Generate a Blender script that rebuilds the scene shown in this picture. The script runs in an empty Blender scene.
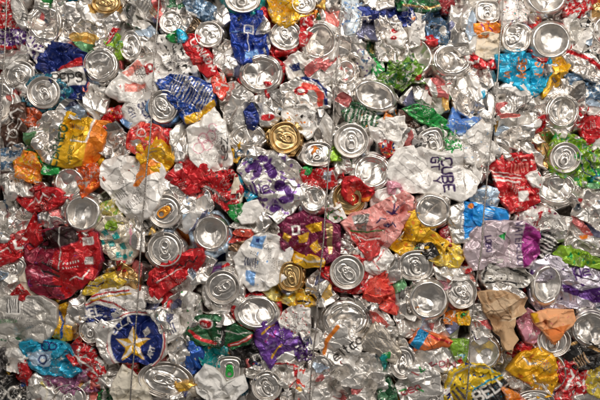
import bpy, math, zlib
import numpy as np
# ---------------------------------------------------------------- scale: one photo pixel is 1.75 mm on the bale's face
S = 0.00175
SC = bpy.context.scene
COL = SC.collection

# ---------------------------------------------------------------- noise
def _h(ix, iy, seed):
    n = (ix.astype(np.int64) * 374761393 + iy.astype(np.int64) * 668265263 + seed * 2147483647) & 0xffffffff
    n = ((n ^ (n >> 13)) * 1274126177) & 0xffffffff
    n = ((n ^ (n >> 16)) * 2246822519) & 0xffffffff
    return ((n ^ (n >> 15)) & 0xffff) / 65535.0

def gn(x, y, seed):
    """2-D gradient noise, about -0.7..0.7"""
    x0 = np.floor(x); y0 = np.floor(y)
    fx = x - x0; fy = y - y0
    ux = fx * fx * fx * (fx * (fx * 6 - 15) + 10); uy = fy * fy * fy * (fy * (fy * 6 - 15) + 10)
    def g(i, j):
        a = _h(x0 + i, y0 + j, seed) * 6.28318
        return np.cos(a) * (fx - i) + np.sin(a) * (fy - j)
    a = g(0, 0) * (1 - ux) + g(1, 0) * ux
    b = g(0, 1) * (1 - ux) + g(1, 1) * ux
    return a * (1 - uy) + b * uy

def near2(u, v, sx, sy, w):
    d = np.full(u.shape, 1e9)
    for a, b, c in zip(sx, sy, w): d = np.minimum(d, (u - a) ** 2 + (v - b) ** 2 + c)
    return d

def facets(u, v, seed, sp):
    """folded-sheet relief: flat facets meeting in sharp ridges (one point set) and valleys (another)"""
    rs = np.random.RandomState(seed & 0x7fffffff)
    x0, x1, y0, y1 = u.min() - sp, u.max() + sp, v.min() - sp, v.max() + sp
    n = int(max(4, (x1 - x0) * (y1 - y0) / (sp * sp)))
    r = []
    for k in range(2):
        r.append(near2(u, v, rs.uniform(x0, x1, n), rs.uniform(y0, y1, n), rs.uniform(0, .35, n) * sp * sp))
    return (r[0] - r[1]) / sp

def shards(u, v, seed, sp, st=1.9):
    """layered folds: every cell is a flat flap of its own height and lean, so neighbours overlap in sharp steps"""
    rs = np.random.RandomState((seed * 7 + 5) & 0x7fffffff)
    th = rs.uniform(0, math.pi); c, s = math.cos(th), math.sin(th)
    a = (c * u + s * v) / st; b = -s * u + c * v
    a = a + gn(a / 9, b / 9, seed + 1) * 3; b = b + gn(a / 9, b / 9, seed + 2) * 3
    x0, x1, y0, y1 = a.min() - sp, a.max() + sp, b.min() - sp, b.max() + sp
    n = int(max(5, (x1 - x0) * (y1 - y0) / (sp * sp)))
    X, Y, W = rs.uniform(x0, x1, n), rs.uniform(y0, y1, n), rs.uniform(0, .5, n) * sp * sp
    A = rs.uniform(-2.1, 1.5, n); G = rs.normal(0, .24, (n, 2))
    best = np.full(u.shape, 1e9); out = np.zeros(u.shape); idx = np.zeros(u.shape, int)
    for i in range(n):
        d = (a - X[i]) ** 2 + (b - Y[i]) ** 2 + W[i]; m = d < best
        best = np.where(m, d, best); idx = np.where(m, i, idx)
        out = np.where(m, A[i] + G[i, 0] * (a - X[i]) * st + G[i, 1] * (b - Y[i]), out)
    return out, idx

def crumple(x, y, seed, lam=13.0, ang=None, an=1.0, fine=1.0):
    """relief of a crushed wall, in px: big facets, smaller ones where the sheet buckled more, soft waves"""
    rs = np.random.RandomState(seed & 0x7fffffff)
    th = math.radians(ang) if ang is not None else rs.uniform(0, math.pi)
    c, s = math.cos(th), math.sin(th)
    u = (c * x + s * y) / an; v = (-s * x + c * y)
    wu = gn(u / 15, v / 15, seed + 1) * 5; wv = gn(u / 15, v / 15, seed + 2) * 5
    u = u + wu; v = v + wv
    h = facets(u, v, seed + 3, lam * 1.15) * .62
    m = np.clip(gn(u / 14, v / 14, seed + 5) * 2.2 + .45, .08, 1)       # where it buckled
    h = h + facets(u, v, seed + 4, lam * .5) * .72 * m * fine
    h = h + gn(u / (lam * .9), v / (lam * .9), seed + 6) * 2.0
    g = facets(u * 1.0, v * 1.0, seed + 8, lam * .27) if lam > 9.5 and len(x) < 60000 else 0
    h = h + g * .6 * np.clip(m - .35, 0, 1) * fine
    return np.where(h > 1.5, 1.5 + (h - 1.5) * .3, h)                   # pressed flat by the baler's wall

# ---------------------------------------------------------------- colours: linear r, g, b and how metallic the ink looks
PAL = dict(
    v=(.04, .012, .09, .2), S=(.78, .735, .69, 1), s=(.52, .49, .46, 1), W=(.82, .785, .74, .12), w=(.74, .705, .66, .75), w2=(.58, .55, .5, .45),
    R=(.50, .010, .016, .4), r=(.22, .008, .014, .4), C=(.72, .07, .045, .25), B=(.008, .022, .15, .5), U=(.02, .10, .42, .45),
    b=(.18, .36, .66, .35), c=(.01, .33, .52, .4), l=(.45, .58, .72, .4), Y=(.76, .42, .012, .35), y=(.66, .55, .16, .4),
    O=(.78, .22, .015, .3), G=(.02, .30, .06, .45), g=(.22, .40, .02, .4), f=(.02, .10, .04, .4), K=(.015, .014, .014, .3),
    P=(.085, .022, .17, .4), m=(.17, .008, .05, .4), M=(.30, .02, .20, .45), N=(.10, .05, .035, .4), T=(.64, .43, .19, 1),
    t=(.01, .33, .31, .4), k=(.78, .26, .21, .25), D=(.12, .11, .11, .7), L=(.60, .49, .53, .4), d=(.08, .15, .24, .5),
    e=(.72, .62, .48, .05), n=(.56, .36, .20, 0), q=(.30, .28, .27, .6), A=(.42, .25, .10, 1), p=(.70, .30, .38, .3))
def col(k): return np.array(PAL[k] if isinstance(k, str) else k, float)

FONT = {'F': "46 06 00;03 33", 'M': "00 06 23 46 40", 'A': "00 26 40;12 32", 'B': "00 06 36 45 44 33 03;33 42 41 30 00", 'C': "45 36 16 05 01 10 30 41",
 'D': "00 06 26 44 42 20 00", 'E': "46 06 00 40;03 33", 'G': "45 36 16 05 01 10 30 41 43 23", 'H': "00 06;40 46;03 43",
 'I': "20 26", 'L': "06 00 40", 'N': "00 06 40 46", 'O': "10 30 41 45 36 16 05 01 10", 'P': "00 06 36 45 44 33 03",
 'R': "00 06 36 45 44 33 03;23 40", 'S': "45 36 16 05 04 13 33 42 41 30 10 01", 'T': "06 46;26 20",
 'U': "06 01 10 30 41 46", 'V': "06 20 46", 'W': "06 10 23 30 46", 'Z': "06 46 00 40", 'K': "00 06;46 03 40", 'Y': "06 23 46;23 20",
 'c': "44 14 03 01 10 40", 'o': "10 30 41 43 34 14 03 01 10", 'i': "20 24;25 26", 'r': "00 04;03 14 34",
 'e': "02 42 43 34 14 03 01 10 40", 'z': "04 44 00 40", 'l': "26 20", 't': "26 21 30;14 34",
 'd': "46 40;43 34 14 03 01 10 30 41", 'a': "44 40;43 34 14 03 01 10 30 41", ' ': ""}

def pts_of(s):
    return np.array([[float(v) for v in p.split(',')] for p in s.split()]) if isinstance(s, str) else np.array(s, float)

def seg_dist(x, y, P):
    d = np.full(x.shape, 1e9)
    for (ax, ay), (bx, by) in zip(P[:-1], P[1:]):
        dx, dy = bx - ax, by - ay
        L = dx * dx + dy * dy
        t = np.clip(((x - ax) * dx + (y - ay) * dy) / L, 0, 1) if L > 0 else 0
        d = np.minimum(d, np.hypot(x - ax - t * dx, y - ay - t * dy))
    return d

def inside(x, y, P):
    r = np.zeros(x.shape, bool)
    for (ax, ay), (bx, by) in zip(P, np.roll(P, -1, 0)):
        if ay == by: continue
        r ^= ((ay > y) != (by > y)) & (x < (bx - ax) * (y - ay) / (by - ay) + ax)
    return r

def text_strokes(st, x, y, h, ang, curve=0.0, sp=0.92):
    out = []; a = math.radians(ang); cx, cy = x, y
    for ch in st:
        r = (math.cos(a), -math.sin(a)); u = (-math.sin(a), -math.cos(a))
        for s in FONT[ch].split(';'):
            if not s: continue
            q = [(int(t[0]) / 6 * h, int(t[1]) / 6 * h) for t in s.split()]
            out.append(np.array([(cx + r[0] * i + u[0] * j, cy + r[1] * i + u[1] * j) for i, j in q]))
        wd = h * sp * (0.6 if ch in 'Iil' else 1)
        cx += r[0] * wd; cy += r[1] * wd; a -= math.radians(curve)
    return out

def paint(x, y, base, ops, seed):
    n = len(x)
    C = np.tile(col(base), (n, 1))
    # the print is creased along with the sheet
    X = x + gn(x / 6, y / 6, seed + 11) * 1.1; Y = y + gn(x / 6, y / 6, seed + 12) * 1.1
    def put(k, a):
        a = np.clip(a, 0, 1)[:, None]
        C[:] = C * (1 - a) + col(k) * a
    for o in ops:
        k = o[0]
        if k == 'p':
            Q = pts_of(o[2]); Qc = np.vstack([Q, Q[:1]])
            d = seg_dist(X, Y, Qc); i = inside(X, Y, Q)
            put(o[1], np.where(i, 0.5 + d, 0.5 - d))
        elif k == 'l':
            put(o[1], o[2] / 2 + .5 - seg_dist(X, Y, pts_of(o[3])))
        elif k == 't':
            st, tx, ty, h, ang = o[2:7]; w = o[7] if len(o) > 7 else h * .2; cv = o[8] if len(o) > 8 else 0
            for P_ in text_strokes(st, tx, ty, h, ang, cv):
                put(o[1], w / 2 + .4 - seg_dist(X, Y, P_))
        elif k == 'o':
            cx, cy, rx, ry = o[2:6]; a = math.radians(o[6] if len(o) > 6 else 0)
            u = (X - cx) * math.cos(a) - (Y - cy) * math.sin(a); v = (X - cx) * math.sin(a) + (Y - cy) * math.cos(a)
            put(o[1], (1 - np.hypot(u / rx, v / ry)) * min(rx, ry) + .5)
        elif k == 'r':
            cx, cy, r, w = o[2:6]
            put(o[1], w / 2 + .5 - np.abs(np.hypot(X - cx, Y - cy) - r))
        elif k == 's':
            cx, cy, R, r, a0 = o[2:7]
            Q = np.array([(cx + (R if i % 2 == 0 else r) * math.cos(math.radians(a0 + 36 * i)), cy - (R if i % 2 == 0 else r) * math.sin(math.radians(a0 + 36 * i))) for i in range(10)])
            d = seg_dist(X, Y, np.vstack([Q, Q[:1]])); put(o[1], np.where(inside(X, Y, Q), .5 + d, .5 - d))
        elif k == 'n':      # blotches: colour, size in px, share covered
            q = gn(X / o[2], Y / o[2], seed + 21 + int(o[2] * 10)) + .5 * gn(X / o[2] * 2.1, Y / o[2] * 2.1, seed + 22)
            th = .62 - 1.1 * o[3]
            put(o[1], (q - th) * o[2] * 1.6 + .5)
        elif k == 'b':      # rows of bars inside a rectangle: colour, x, y, half w, half h, angle, pitch
            cx, cy, hw, hh, ang, pt = o[2:8]; a = math.radians(ang)
            u = (X - cx) * math.cos(a) - (Y - cy) * math.sin(a); v = (X - cx) * math.sin(a) + (Y - cy) * math.cos(a)
            m = (np.abs(u) < hw) & (np.abs(v) < hh)
            bar = np.clip(1.2 * np.sin(u * 6.283 / pt + 1.5 * np.sin(u * 1.3 / pt)) + .3, 0, 1)
            put(o[1], m * bar * .85)
    return C

# ---------------------------------------------------------------- materials
def nodes(name):
    m = bpy.data.materials.new(name); m.use_nodes = True
    nt = m.node_tree; b = nt.nodes['Principled BSDF']
    return m, nt, b, lambda t: nt.nodes.new(t), nt.links.new

def grime(nt, new, link, src, out_socket, amount, dark=(.10, .065, .04, 1), sc=70):
    tc = new('ShaderNodeTexCoord'); nz = new('ShaderNodeTexNoise'); nz.inputs['Scale'].default_value = sc; nz.inputs['Detail'].default_value = 6
    link(tc.outputs['Object'], nz.inputs['Vector'])
    rp = new('ShaderNodeMapRange'); rp.inputs[1].default_value = .52; rp.inputs[2].default_value = .78; rp.inputs[4].default_value = amount
    link(nz.outputs['Fac'], rp.inputs[0])
    mx = new('ShaderNodeMix'); mx.data_type = 'RGBA'; mx.inputs['B'].default_value = dark
    link(rp.outputs[0], mx.inputs['Factor']); link(src, mx.inputs['A']); link(mx.outputs['Result'], out_socket)
    return tc, nz

def metal_material(name, attr=True, base=(.74, .70, .65, 1), rough=(.33, .52), bump=.34, bsc=125, fixed_metal=1.0, dirt=.45):
    m, nt, b, new, link = nodes(name)
    if attr:
        at = new('ShaderNodeAttribute'); at.attribute_name = 'print'; src = at.outputs['Color']
        link(at.outputs['Alpha'], b.inputs['Metallic'])
    else:
        rg = new('ShaderNodeRGB'); rg.outputs[0].default_value = base; src = rg.outputs[0]
        b.inputs['Metallic'].default_value = fixed_metal
    tc, nz = grime(nt, new, link, src, b.inputs['Base Color'], dirt)
    n2 = new('ShaderNodeTexNoise'); n2.inputs['Scale'].default_value = 160; n2.inputs['Detail'].default_value = 3
    link(tc.outputs['Object'], n2.inputs['Vector'])
    mr = new('ShaderNodeMapRange'); mr.inputs[1].default_value = .3; mr.inputs[2].default_value = .7
    mr.inputs[3].default_value, mr.inputs[4].default_value = rough
    link(n2.outputs['Fac'], mr.inputs[0]); link(mr.outputs[0], b.inputs['Roughness'])
    # hairline folds: difference of two cell fields gives flat facets with sharp edges
    oi = new('ShaderNodeObjectInfo'); ad = new('ShaderNodeVectorMath'); ad.operation = 'MULTIPLY_ADD'
    link(tc.outputs['Object'], ad.inputs[0]); ad.inputs[1].default_value = (1, 1, 1)
    sc_ = new('ShaderNodeVectorMath'); sc_.operation = 'SCALE'; sc_.inputs[0].default_value = (7.3, 3.1, 5.7); link(oi.outputs['Random'], sc_.inputs['Scale']); link(sc_.outputs[0], ad.inputs[2])
    wn = new('ShaderNodeTexNoise'); wn.inputs['Scale'].default_value = 90; link(ad.outputs[0], wn.inputs['Vector'])
    wa = new('ShaderNodeVectorMath'); wa.operation = 'MULTIPLY_ADD'; link(wn.outputs['Color'], wa.inputs[0]); wa.inputs[1].default_value = (.006,) * 3; link(ad.outputs[0], wa.inputs[2])
    hs = []
    for sca in (bsc, bsc * 1.17):
        vo = new('ShaderNodeTexVoronoi'); vo.inputs['Scale'].default_value = sca
        if sca != bsc: vo.inputs['Randomness'].default_value = .9
        link(wa.outputs[0], vo.inputs['Vector'])
        sq_ = new('ShaderNodeMath'); sq_.operation = 'POWER'; sq_.inputs[1].default_value = 2; link(vo.outputs['Distance'], sq_.inputs[0]); hs.append(sq_)
    df = new('ShaderNodeMath'); df.operation = 'SUBTRACT'; link(hs[0].outputs[0], df.inputs[0]); link(hs[1].outputs[0], df.inputs[1])
    mk = new('ShaderNodeMapRange'); mk.inputs[1].default_value = .36; mk.inputs[2].default_value = .70; mk.inputs[3].default_value = .0; mk.inputs[4].default_value = 1
    n5 = new('ShaderNodeTexNoise'); n5.inputs['Scale'].default_value = 55; link(ad.outputs[0], n5.inputs['Vector']); link(n5.outputs['Fac'], mk.inputs[0])
    ml = new('ShaderNodeMath'); ml.operation = 'MULTIPLY'; link(df.outputs[0], ml.inputs[0]); link(mk.outputs[0], ml.inputs[1])
    bp = new('ShaderNodeBump'); bp.inputs['Strength'].default_value = bump; bp.inputs['Distance'].default_value = .0035
    link(ml.outputs[0], bp.inputs['Height']); link(bp.outputs['Normal'], b.inputs['Normal'])
    return m

MAT = dict(
    sheet=metal_material('printed_aluminium', rough=(.30, .50), bump=.34, bsc=115),
    bare=metal_material('bare_aluminium', attr=False, base=(.76, .72, .675, 1), rough=(.30, .44), bump=.10, bsc=150),
    gold=metal_material('gold_lacquered_aluminium', attr=False, base=(.62, .43, .20, 1), rough=(.30, .46), bump=.10, bsc=150),
    bronze=metal_material('tarnished_aluminium', attr=False, base=(.22, .16, .11, 1), rough=(.25, .45), bump=.2, bsc=150),
    redlid=metal_material('red_lacquered_aluminium', attr=False, base=(.6, .03, .03, 1), rough=(.2, .4), bump=.10, bsc=150),
    otab=metal_material('orange_tab_enamel', attr=False, base=(.75, .30, .03, 1), fixed_metal=.6, dirt=.2),
    gtab=metal_material('green_tab_enamel', attr=False, base=(.02, .36, .05, 1), fixed_metal=.4, dirt=.1),
    paper=metal_material('dry_paper', attr=True, rough=(.75, .95), bump=.3, bsc=150, dirt=.2),
    wire=metal_material('rusted_wire_steel', attr=False, base=(.40, .37, .34, 1), rough=(.3, .5), bump=.3, bsc=300, dirt=.7))

# ---------------------------------------------------------------- mesh helpers
def link_mesh(name, V, F, mat, loc, parent=None, colour=None):
    """V in photo px (x right, y down, z towards the viewer), loc in the same px"""
    W = np.empty((len(V), 3)); L = np.array(loc, float)
    W[:, 0] = (V[:, 0] - L[0]) * S; W[:, 1] = -(V[:, 2] - L[2]) * S; W[:, 2] = -(V[:, 1] - L[1]) * S
    me = bpy.data.meshes.new(name)
    F4 = F[0]; F3 = F[1]
    nl = len(F4) * 4 + len(F3) * 3
    me.vertices.add(len(W)); me.vertices.foreach_set('co', W.ravel())
    me.loops.add(nl); me.loops.foreach_set('vertex_index', np.concatenate([F4.ravel(), F3.ravel()]).astype(np.int32))
    st = np.concatenate([np.arange(len(F4)) * 4, len(F4) * 4 + np.arange(len(F3)) * 3]).astype(np.int32)
    me.polygons.add(len(st)); me.polygons.foreach_set('loop_start', st)
    me.polygons.foreach_set('use_smooth', np.ones(len(st), bool))
    me.update(calc_edges=True); me.validate()
    if colour is not None:
        at = me.attributes.new('print', 'FLOAT_COLOR', 'POINT'); at.data.foreach_set('color', colour.astype(np.float32).ravel())
    me.materials.append(MAT[mat])
    o = bpy.data.objects.new(name, me); COL.objects.link(o)
    if parent is not None: o.parent = parent
    else: o.location = to_world(loc)
    return o

def to_world(p): return ((p[0] - 300) * S, -p[2] * S, (200 - p[1]) * S)

def rings(nr, na, close_centre):
    """faces of nr rings of na vertices each, ring i at i*na; a centre vertex comes last"""
    i = np.arange(nr - 1)[:, None] * na; j = np.arange(na)[None, :]; k = (j + 1) % na
    F4 = np.stack([i + j, i + na + j, i + na + k, i + k], -1).reshape(-1, 4)
    F3 = np.zeros((0, 3), int)
    if close_centre: F3 = np.stack([np.full(na, nr * na), np.arange(na), (np.arange(na) + 1) % na], -1)
    return F4, F3

def chaikin(P, n=2):
    for _ in range(n):
        Q = np.roll(P, -1, 0)
        P = np.stack([.75 * P + .25 * Q, .25 * P + .75 * Q], 1).reshape(-1, 2)
    return P

def seed_of(s): return zlib.crc32(s.encode()) & 0xffffff

def tag(o, label, cat, group=None):
    o['label'] = label; o['category'] = cat
    if group: o['group'] = group
    return o

def sheet_mesh(P, z, seed, base, ops, cr=1.0, lam=13, ang=None, an=1.0, edge=1.2, deep=4.5, step=.7, wear=.13, back=True, dish=None, ej=1.0, sh=None):
    """a flattened, crumpled piece of can wall: outline P in px, its face z px proud of the bale's plane"""
    P = chaikin(P, 1) if dish is not None else P; rs = np.random.RandomState(seed)
    Q = np.roll(P, -1, 0); cr_ = P[:, 0] * Q[:, 1] - Q[:, 0] * P[:, 1]; A = cr_.sum() / 2
    c = np.array([((P[:, 0] + Q[:, 0]) * cr_).sum(), ((P[:, 1] + Q[:, 1]) * cr_).sum()]) / (6 * A)
    per = np.hypot(*(Q - P).T).sum()
    na = int(np.clip(per / step, 48, 330)); th = np.arange(na) / na * 2 * math.pi
    D = np.stack([np.cos(th), np.sin(th)], 1)
    rr = np.zeros(na)
    for a, b in zip(P, Q):
        e = b - a; w = a - c
        den = D[:, 0] * e[1] - D[:, 1] * e[0]; den = np.where(np.abs(den) < 1e-9, 1e-9, den)
        t = (w[0] * e[1] - w[1] * e[0]) / den; u = (w[0] * D[:, 1] - w[1] * D[:, 0]) / den
        ok = (t > 0) & (u >= -1e-6) & (u <= 1 + 1e-6)
        rr = np.where(ok, np.maximum(rr, t), rr)
    rr = np.where(rr <= 0, 2, rr)
    bx = c[0] + D[:, 0] * rr; by = c[1] + D[:, 1] * rr
    rr = rr + 2.2 * ej + ej * (gn(bx / 9, by / 9, seed + 31) * 1.5 + facets(bx, by, seed + 32, 6) * .14)
    rr = np.maximum(rr, 1.5)
    nr = int(np.clip(rr.max() / step, 8, 70))
    T = (np.arange(nr) + 1) / nr
    X = c[0] + T[::, None] * rr * D[:, 0]; Y = c[1] + T[:, None] * rr * D[:, 1]
    x = np.append(X.ravel(), c[0]); y = np.append(Y.ravel(), c[1])
    ob = np.stack([c[0] + rr * D[:, 0], c[1] + rr * D[:, 1]], 1)[::max(1, na // 90)]
    d = np.full(len(x), 1e9)
    for ox, oy in ob: d = np.minimum(d, (x - ox) ** 2 + (y - oy) ** 2)
    d = np.minimum(np.sqrt(d), (1 - np.append(np.repeat(T, na), 0)) * np.append(np.tile(rr, nr), rr.max()))
    e = np.clip(d / edge, 0, 1)
    rise = np.sqrt(np.clip(1 - (1 - e) ** 2, 0, 1))
    h = crumple(x, y, seed, lam, ang, an)
    mt = col(base)[3]
    if sh is None: sh = (1.0 if mt > .68 else .5) * min(1.0, cr) ** 1.3
    flap, fid = shards(x, y, seed, 8.5 if mt > .68 else 10.5)
    h = .8 * h + sh * flap / max(.3, .22 + 1.05 * cr)
    big = gn(x / 26, y / 26, seed + 41)
    tilt = rs.uniform(-.06, .06, 2)
    zz = z - deep * (1 - rise) - .045 * np.maximum(0, 6 - d) ** 1.4 + (.22 + 1.02 * cr) * h * (.4 + .6 * rise) + 1.3 * big + (x - c[0]) * tilt[0] + (y - c[1]) * tilt[1]
    if dish is not None:    # the hollow inside a can's mouth
        q = np.hypot((x - dish[0]) / dish[2], (y - dish[1]) / dish[3])
        zz = zz - dish[4] * np.clip((1.0 - q) / .35, 0, 1)
    ops = list(ops)
    if mt <= .68 and wear > 0 and per > 95:     # rows of small print somewhere on the label
        r3 = np.random.RandomState(seed + 15); bc = col(base)
        lum = bc[:3].mean()
        for k in range((1 if lum < .2 else 2 if per < 130 else 3) + (3 if lum > .6 else 0)):
            q = r3.uniform(0, 6.283); rr_ = r3.uniform(.25, .6) * np.median(rr)
            cx_, cy_ = c[0] + rr_ * math.cos(q), c[1] + rr_ * math.sin(q); aa_ = r3.choice([0, 90]) + r3.uniform(-25, 25)
            for row in range(r3.randint(2, 5)):
                oy = row * 2.0; an_ = math.radians(aa_)
                ops.append(('b', 'q' if lum > .2 else 'w2', cx_ + oy * math.sin(an_), cy_ + oy * math.cos(an_), r3.uniform(3, 6), .55, aa_, r3.uniform(1.5, 2.4)))
    C = paint(x, y, base, ops, seed)
    if mt > .68 and cr >= .9 and wear > 0:     # bare and printed sides of the sheet turn up in the folds
        rs2 = np.random.RandomState(seed + 9)
        r = rs2.uniform(0, 1, fid.max() + 1)[fid]
        for k, lo, hi in (('W', 0, .13), ('w2', .13, .19), ('s', .19, .27), ('d', .27, .29), ('R', .29, .335), ('Y', .335, .345), ('l', .345, .36), ('B', .36, .385), ('C', .385, .395), ('K', .395, .41), ('G', .41, .42)):
            q = ((r >= lo) & (r < hi))[:, None] * .8
            C = C * (1 - q) + col(k) * q
    elif wear > 0 and mt <= .68:               # ink cracked along the creases
        lx = gn(x / 11, y / 11, seed + 81) + .35 * gn(x / 4, y / 4, seed + 82)
        ly = gn(x / 8 + 9, y / 8, seed + 83) + .35 * gn(x / 3.4, y / 3.4, seed + 84)
        q = np.clip(1.15 - np.minimum(np.abs(lx), np.abs(ly)) / .045, 0, 1) * np.clip(gn(x / 13, y / 13, seed + 85) * 3 + .55, 0, 1)
        q = (q * min(1, wear * 6) * .75)[:, None]
        C = C * (1 - q) + col('w') * q
    if wear > 0:            # ink rubbed off in flecks
        q = gn(x / 2.2, y / 2.2, seed + 51) + .6 * gn(x / 6, y / 6, seed + 52)
        a = np.clip((q - (.62 - wear * 1.6)) * 5, 0, .75)[:, None]
        C = C * (1 - a) + col('w') * a
    # a little sideways drag so folds lean over
    x = x + gn(x / 7, y / 7, seed + 61) * 1.0 * cr; y = y + gn(x / 7, y / 7, seed + 62) * 1.0 * cr
    F4, F3 = rings(nr, na, True)
    V = np.stack([x, y, zz], 1)
    if back:                # the rest of the flattened can behind the face
        n0 = len(V); last = (nr - 1) * na
        ex = x[last:last + na]; ey = y[last:last + na]
        R1 = np.stack([ex, ey, np.full(na, z - deep - 5.)], 1)
        R2 = np.stack([c[0] + (ex - c[0]) * .7, c[1] + (ey - c[1]) * .7, np.full(na, z - deep - 9.)], 1)
        V = np.vstack([V, R1, R2, [[c[0], c[1], z - deep - 9.5]]])
        j = np.arange(na); k = (j + 1) % na
        F4 = np.vstack([F4, np.stack([last + j, n0 + j, n0 + k, last + k], 1), np.stack([n0 + j, n0 + na + j, n0 + na + k, n0 + k], 1)])
        F3 = np.vstack([F3, np.stack([n0 + na + j, np.full(na, n0 + 2 * na), n0 + na + k], 1)])
        C = np.vstack([C, C[last:last + na], C[last:last + na], C[last:last + 1]])
    return V, (F4, F3), C, c

CANS = 'crushed cans pressed into the bale'
SCRAPS = 'scraps caught between the cans'
def P(label, pts, base='S', z=0, ops=(), kind='can', mat='sheet', **kw):
    sd = seed_of(label)
    V, F, C, c = sheet_mesh(pts_of(pts), z * 1.0, sd, base, ops, **kw)
    nm, cat, gr = {'can': ('crushed_can', 'can', CANS), 'scrap': ('metal_scrap', 'metal scrap', SCRAPS), 'card': ('cardboard_scrap', 'cardboard', None),
                   'paper': ('paper_scrap', 'paper', None), 'tissue': ('tissue_scrap', 'tissue', None), 'plastic': ('plastic_scrap', 'plastic scrap', SCRAPS)}[kind]
    return tag(link_mesh(nm, V, F, mat, (c[0], c[1], z), None, C), label, cat, gr)

# ---------------------------------------------------------------- round can ends
LID = ([0, .50, .66, .70, .735, .785, .83, .865, .885, .905, .93, .96, .985, 1.0, 1.005, 1.0],
       [-.12, -.12, -.12, -.095, -.12, -.14, -.215, -.225, -.20, -.03, .0, .005, -.03, -.10, -.26, -.42])
BASE = ([0, .2, .4, .55, .66, .72, .76, .80, .84, .90, .96, 1.0, 1.03, 1.03],
        [-.40, -.385, -.32, -.23, -.13, -.06, -.01, .015, .0, -.07, -.16, -.26, -.42, -.6])
def prof(pr, n):
    t = np.array(pr[0]); h = np.array(pr[1])
    s = np.concatenate([[0], np.cumsum(np.hypot(np.diff(t), np.diff(h)))])
    q = np.linspace(0, s[-1], n + 1)
    a = np.interp(q, s, t); b = np.interp(q, s, h)
    for _ in range(2): b[1:-1] = .25 * b[:-2] + .5 * b[1:-1] + .25 * b[2:]
    return a, b

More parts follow.
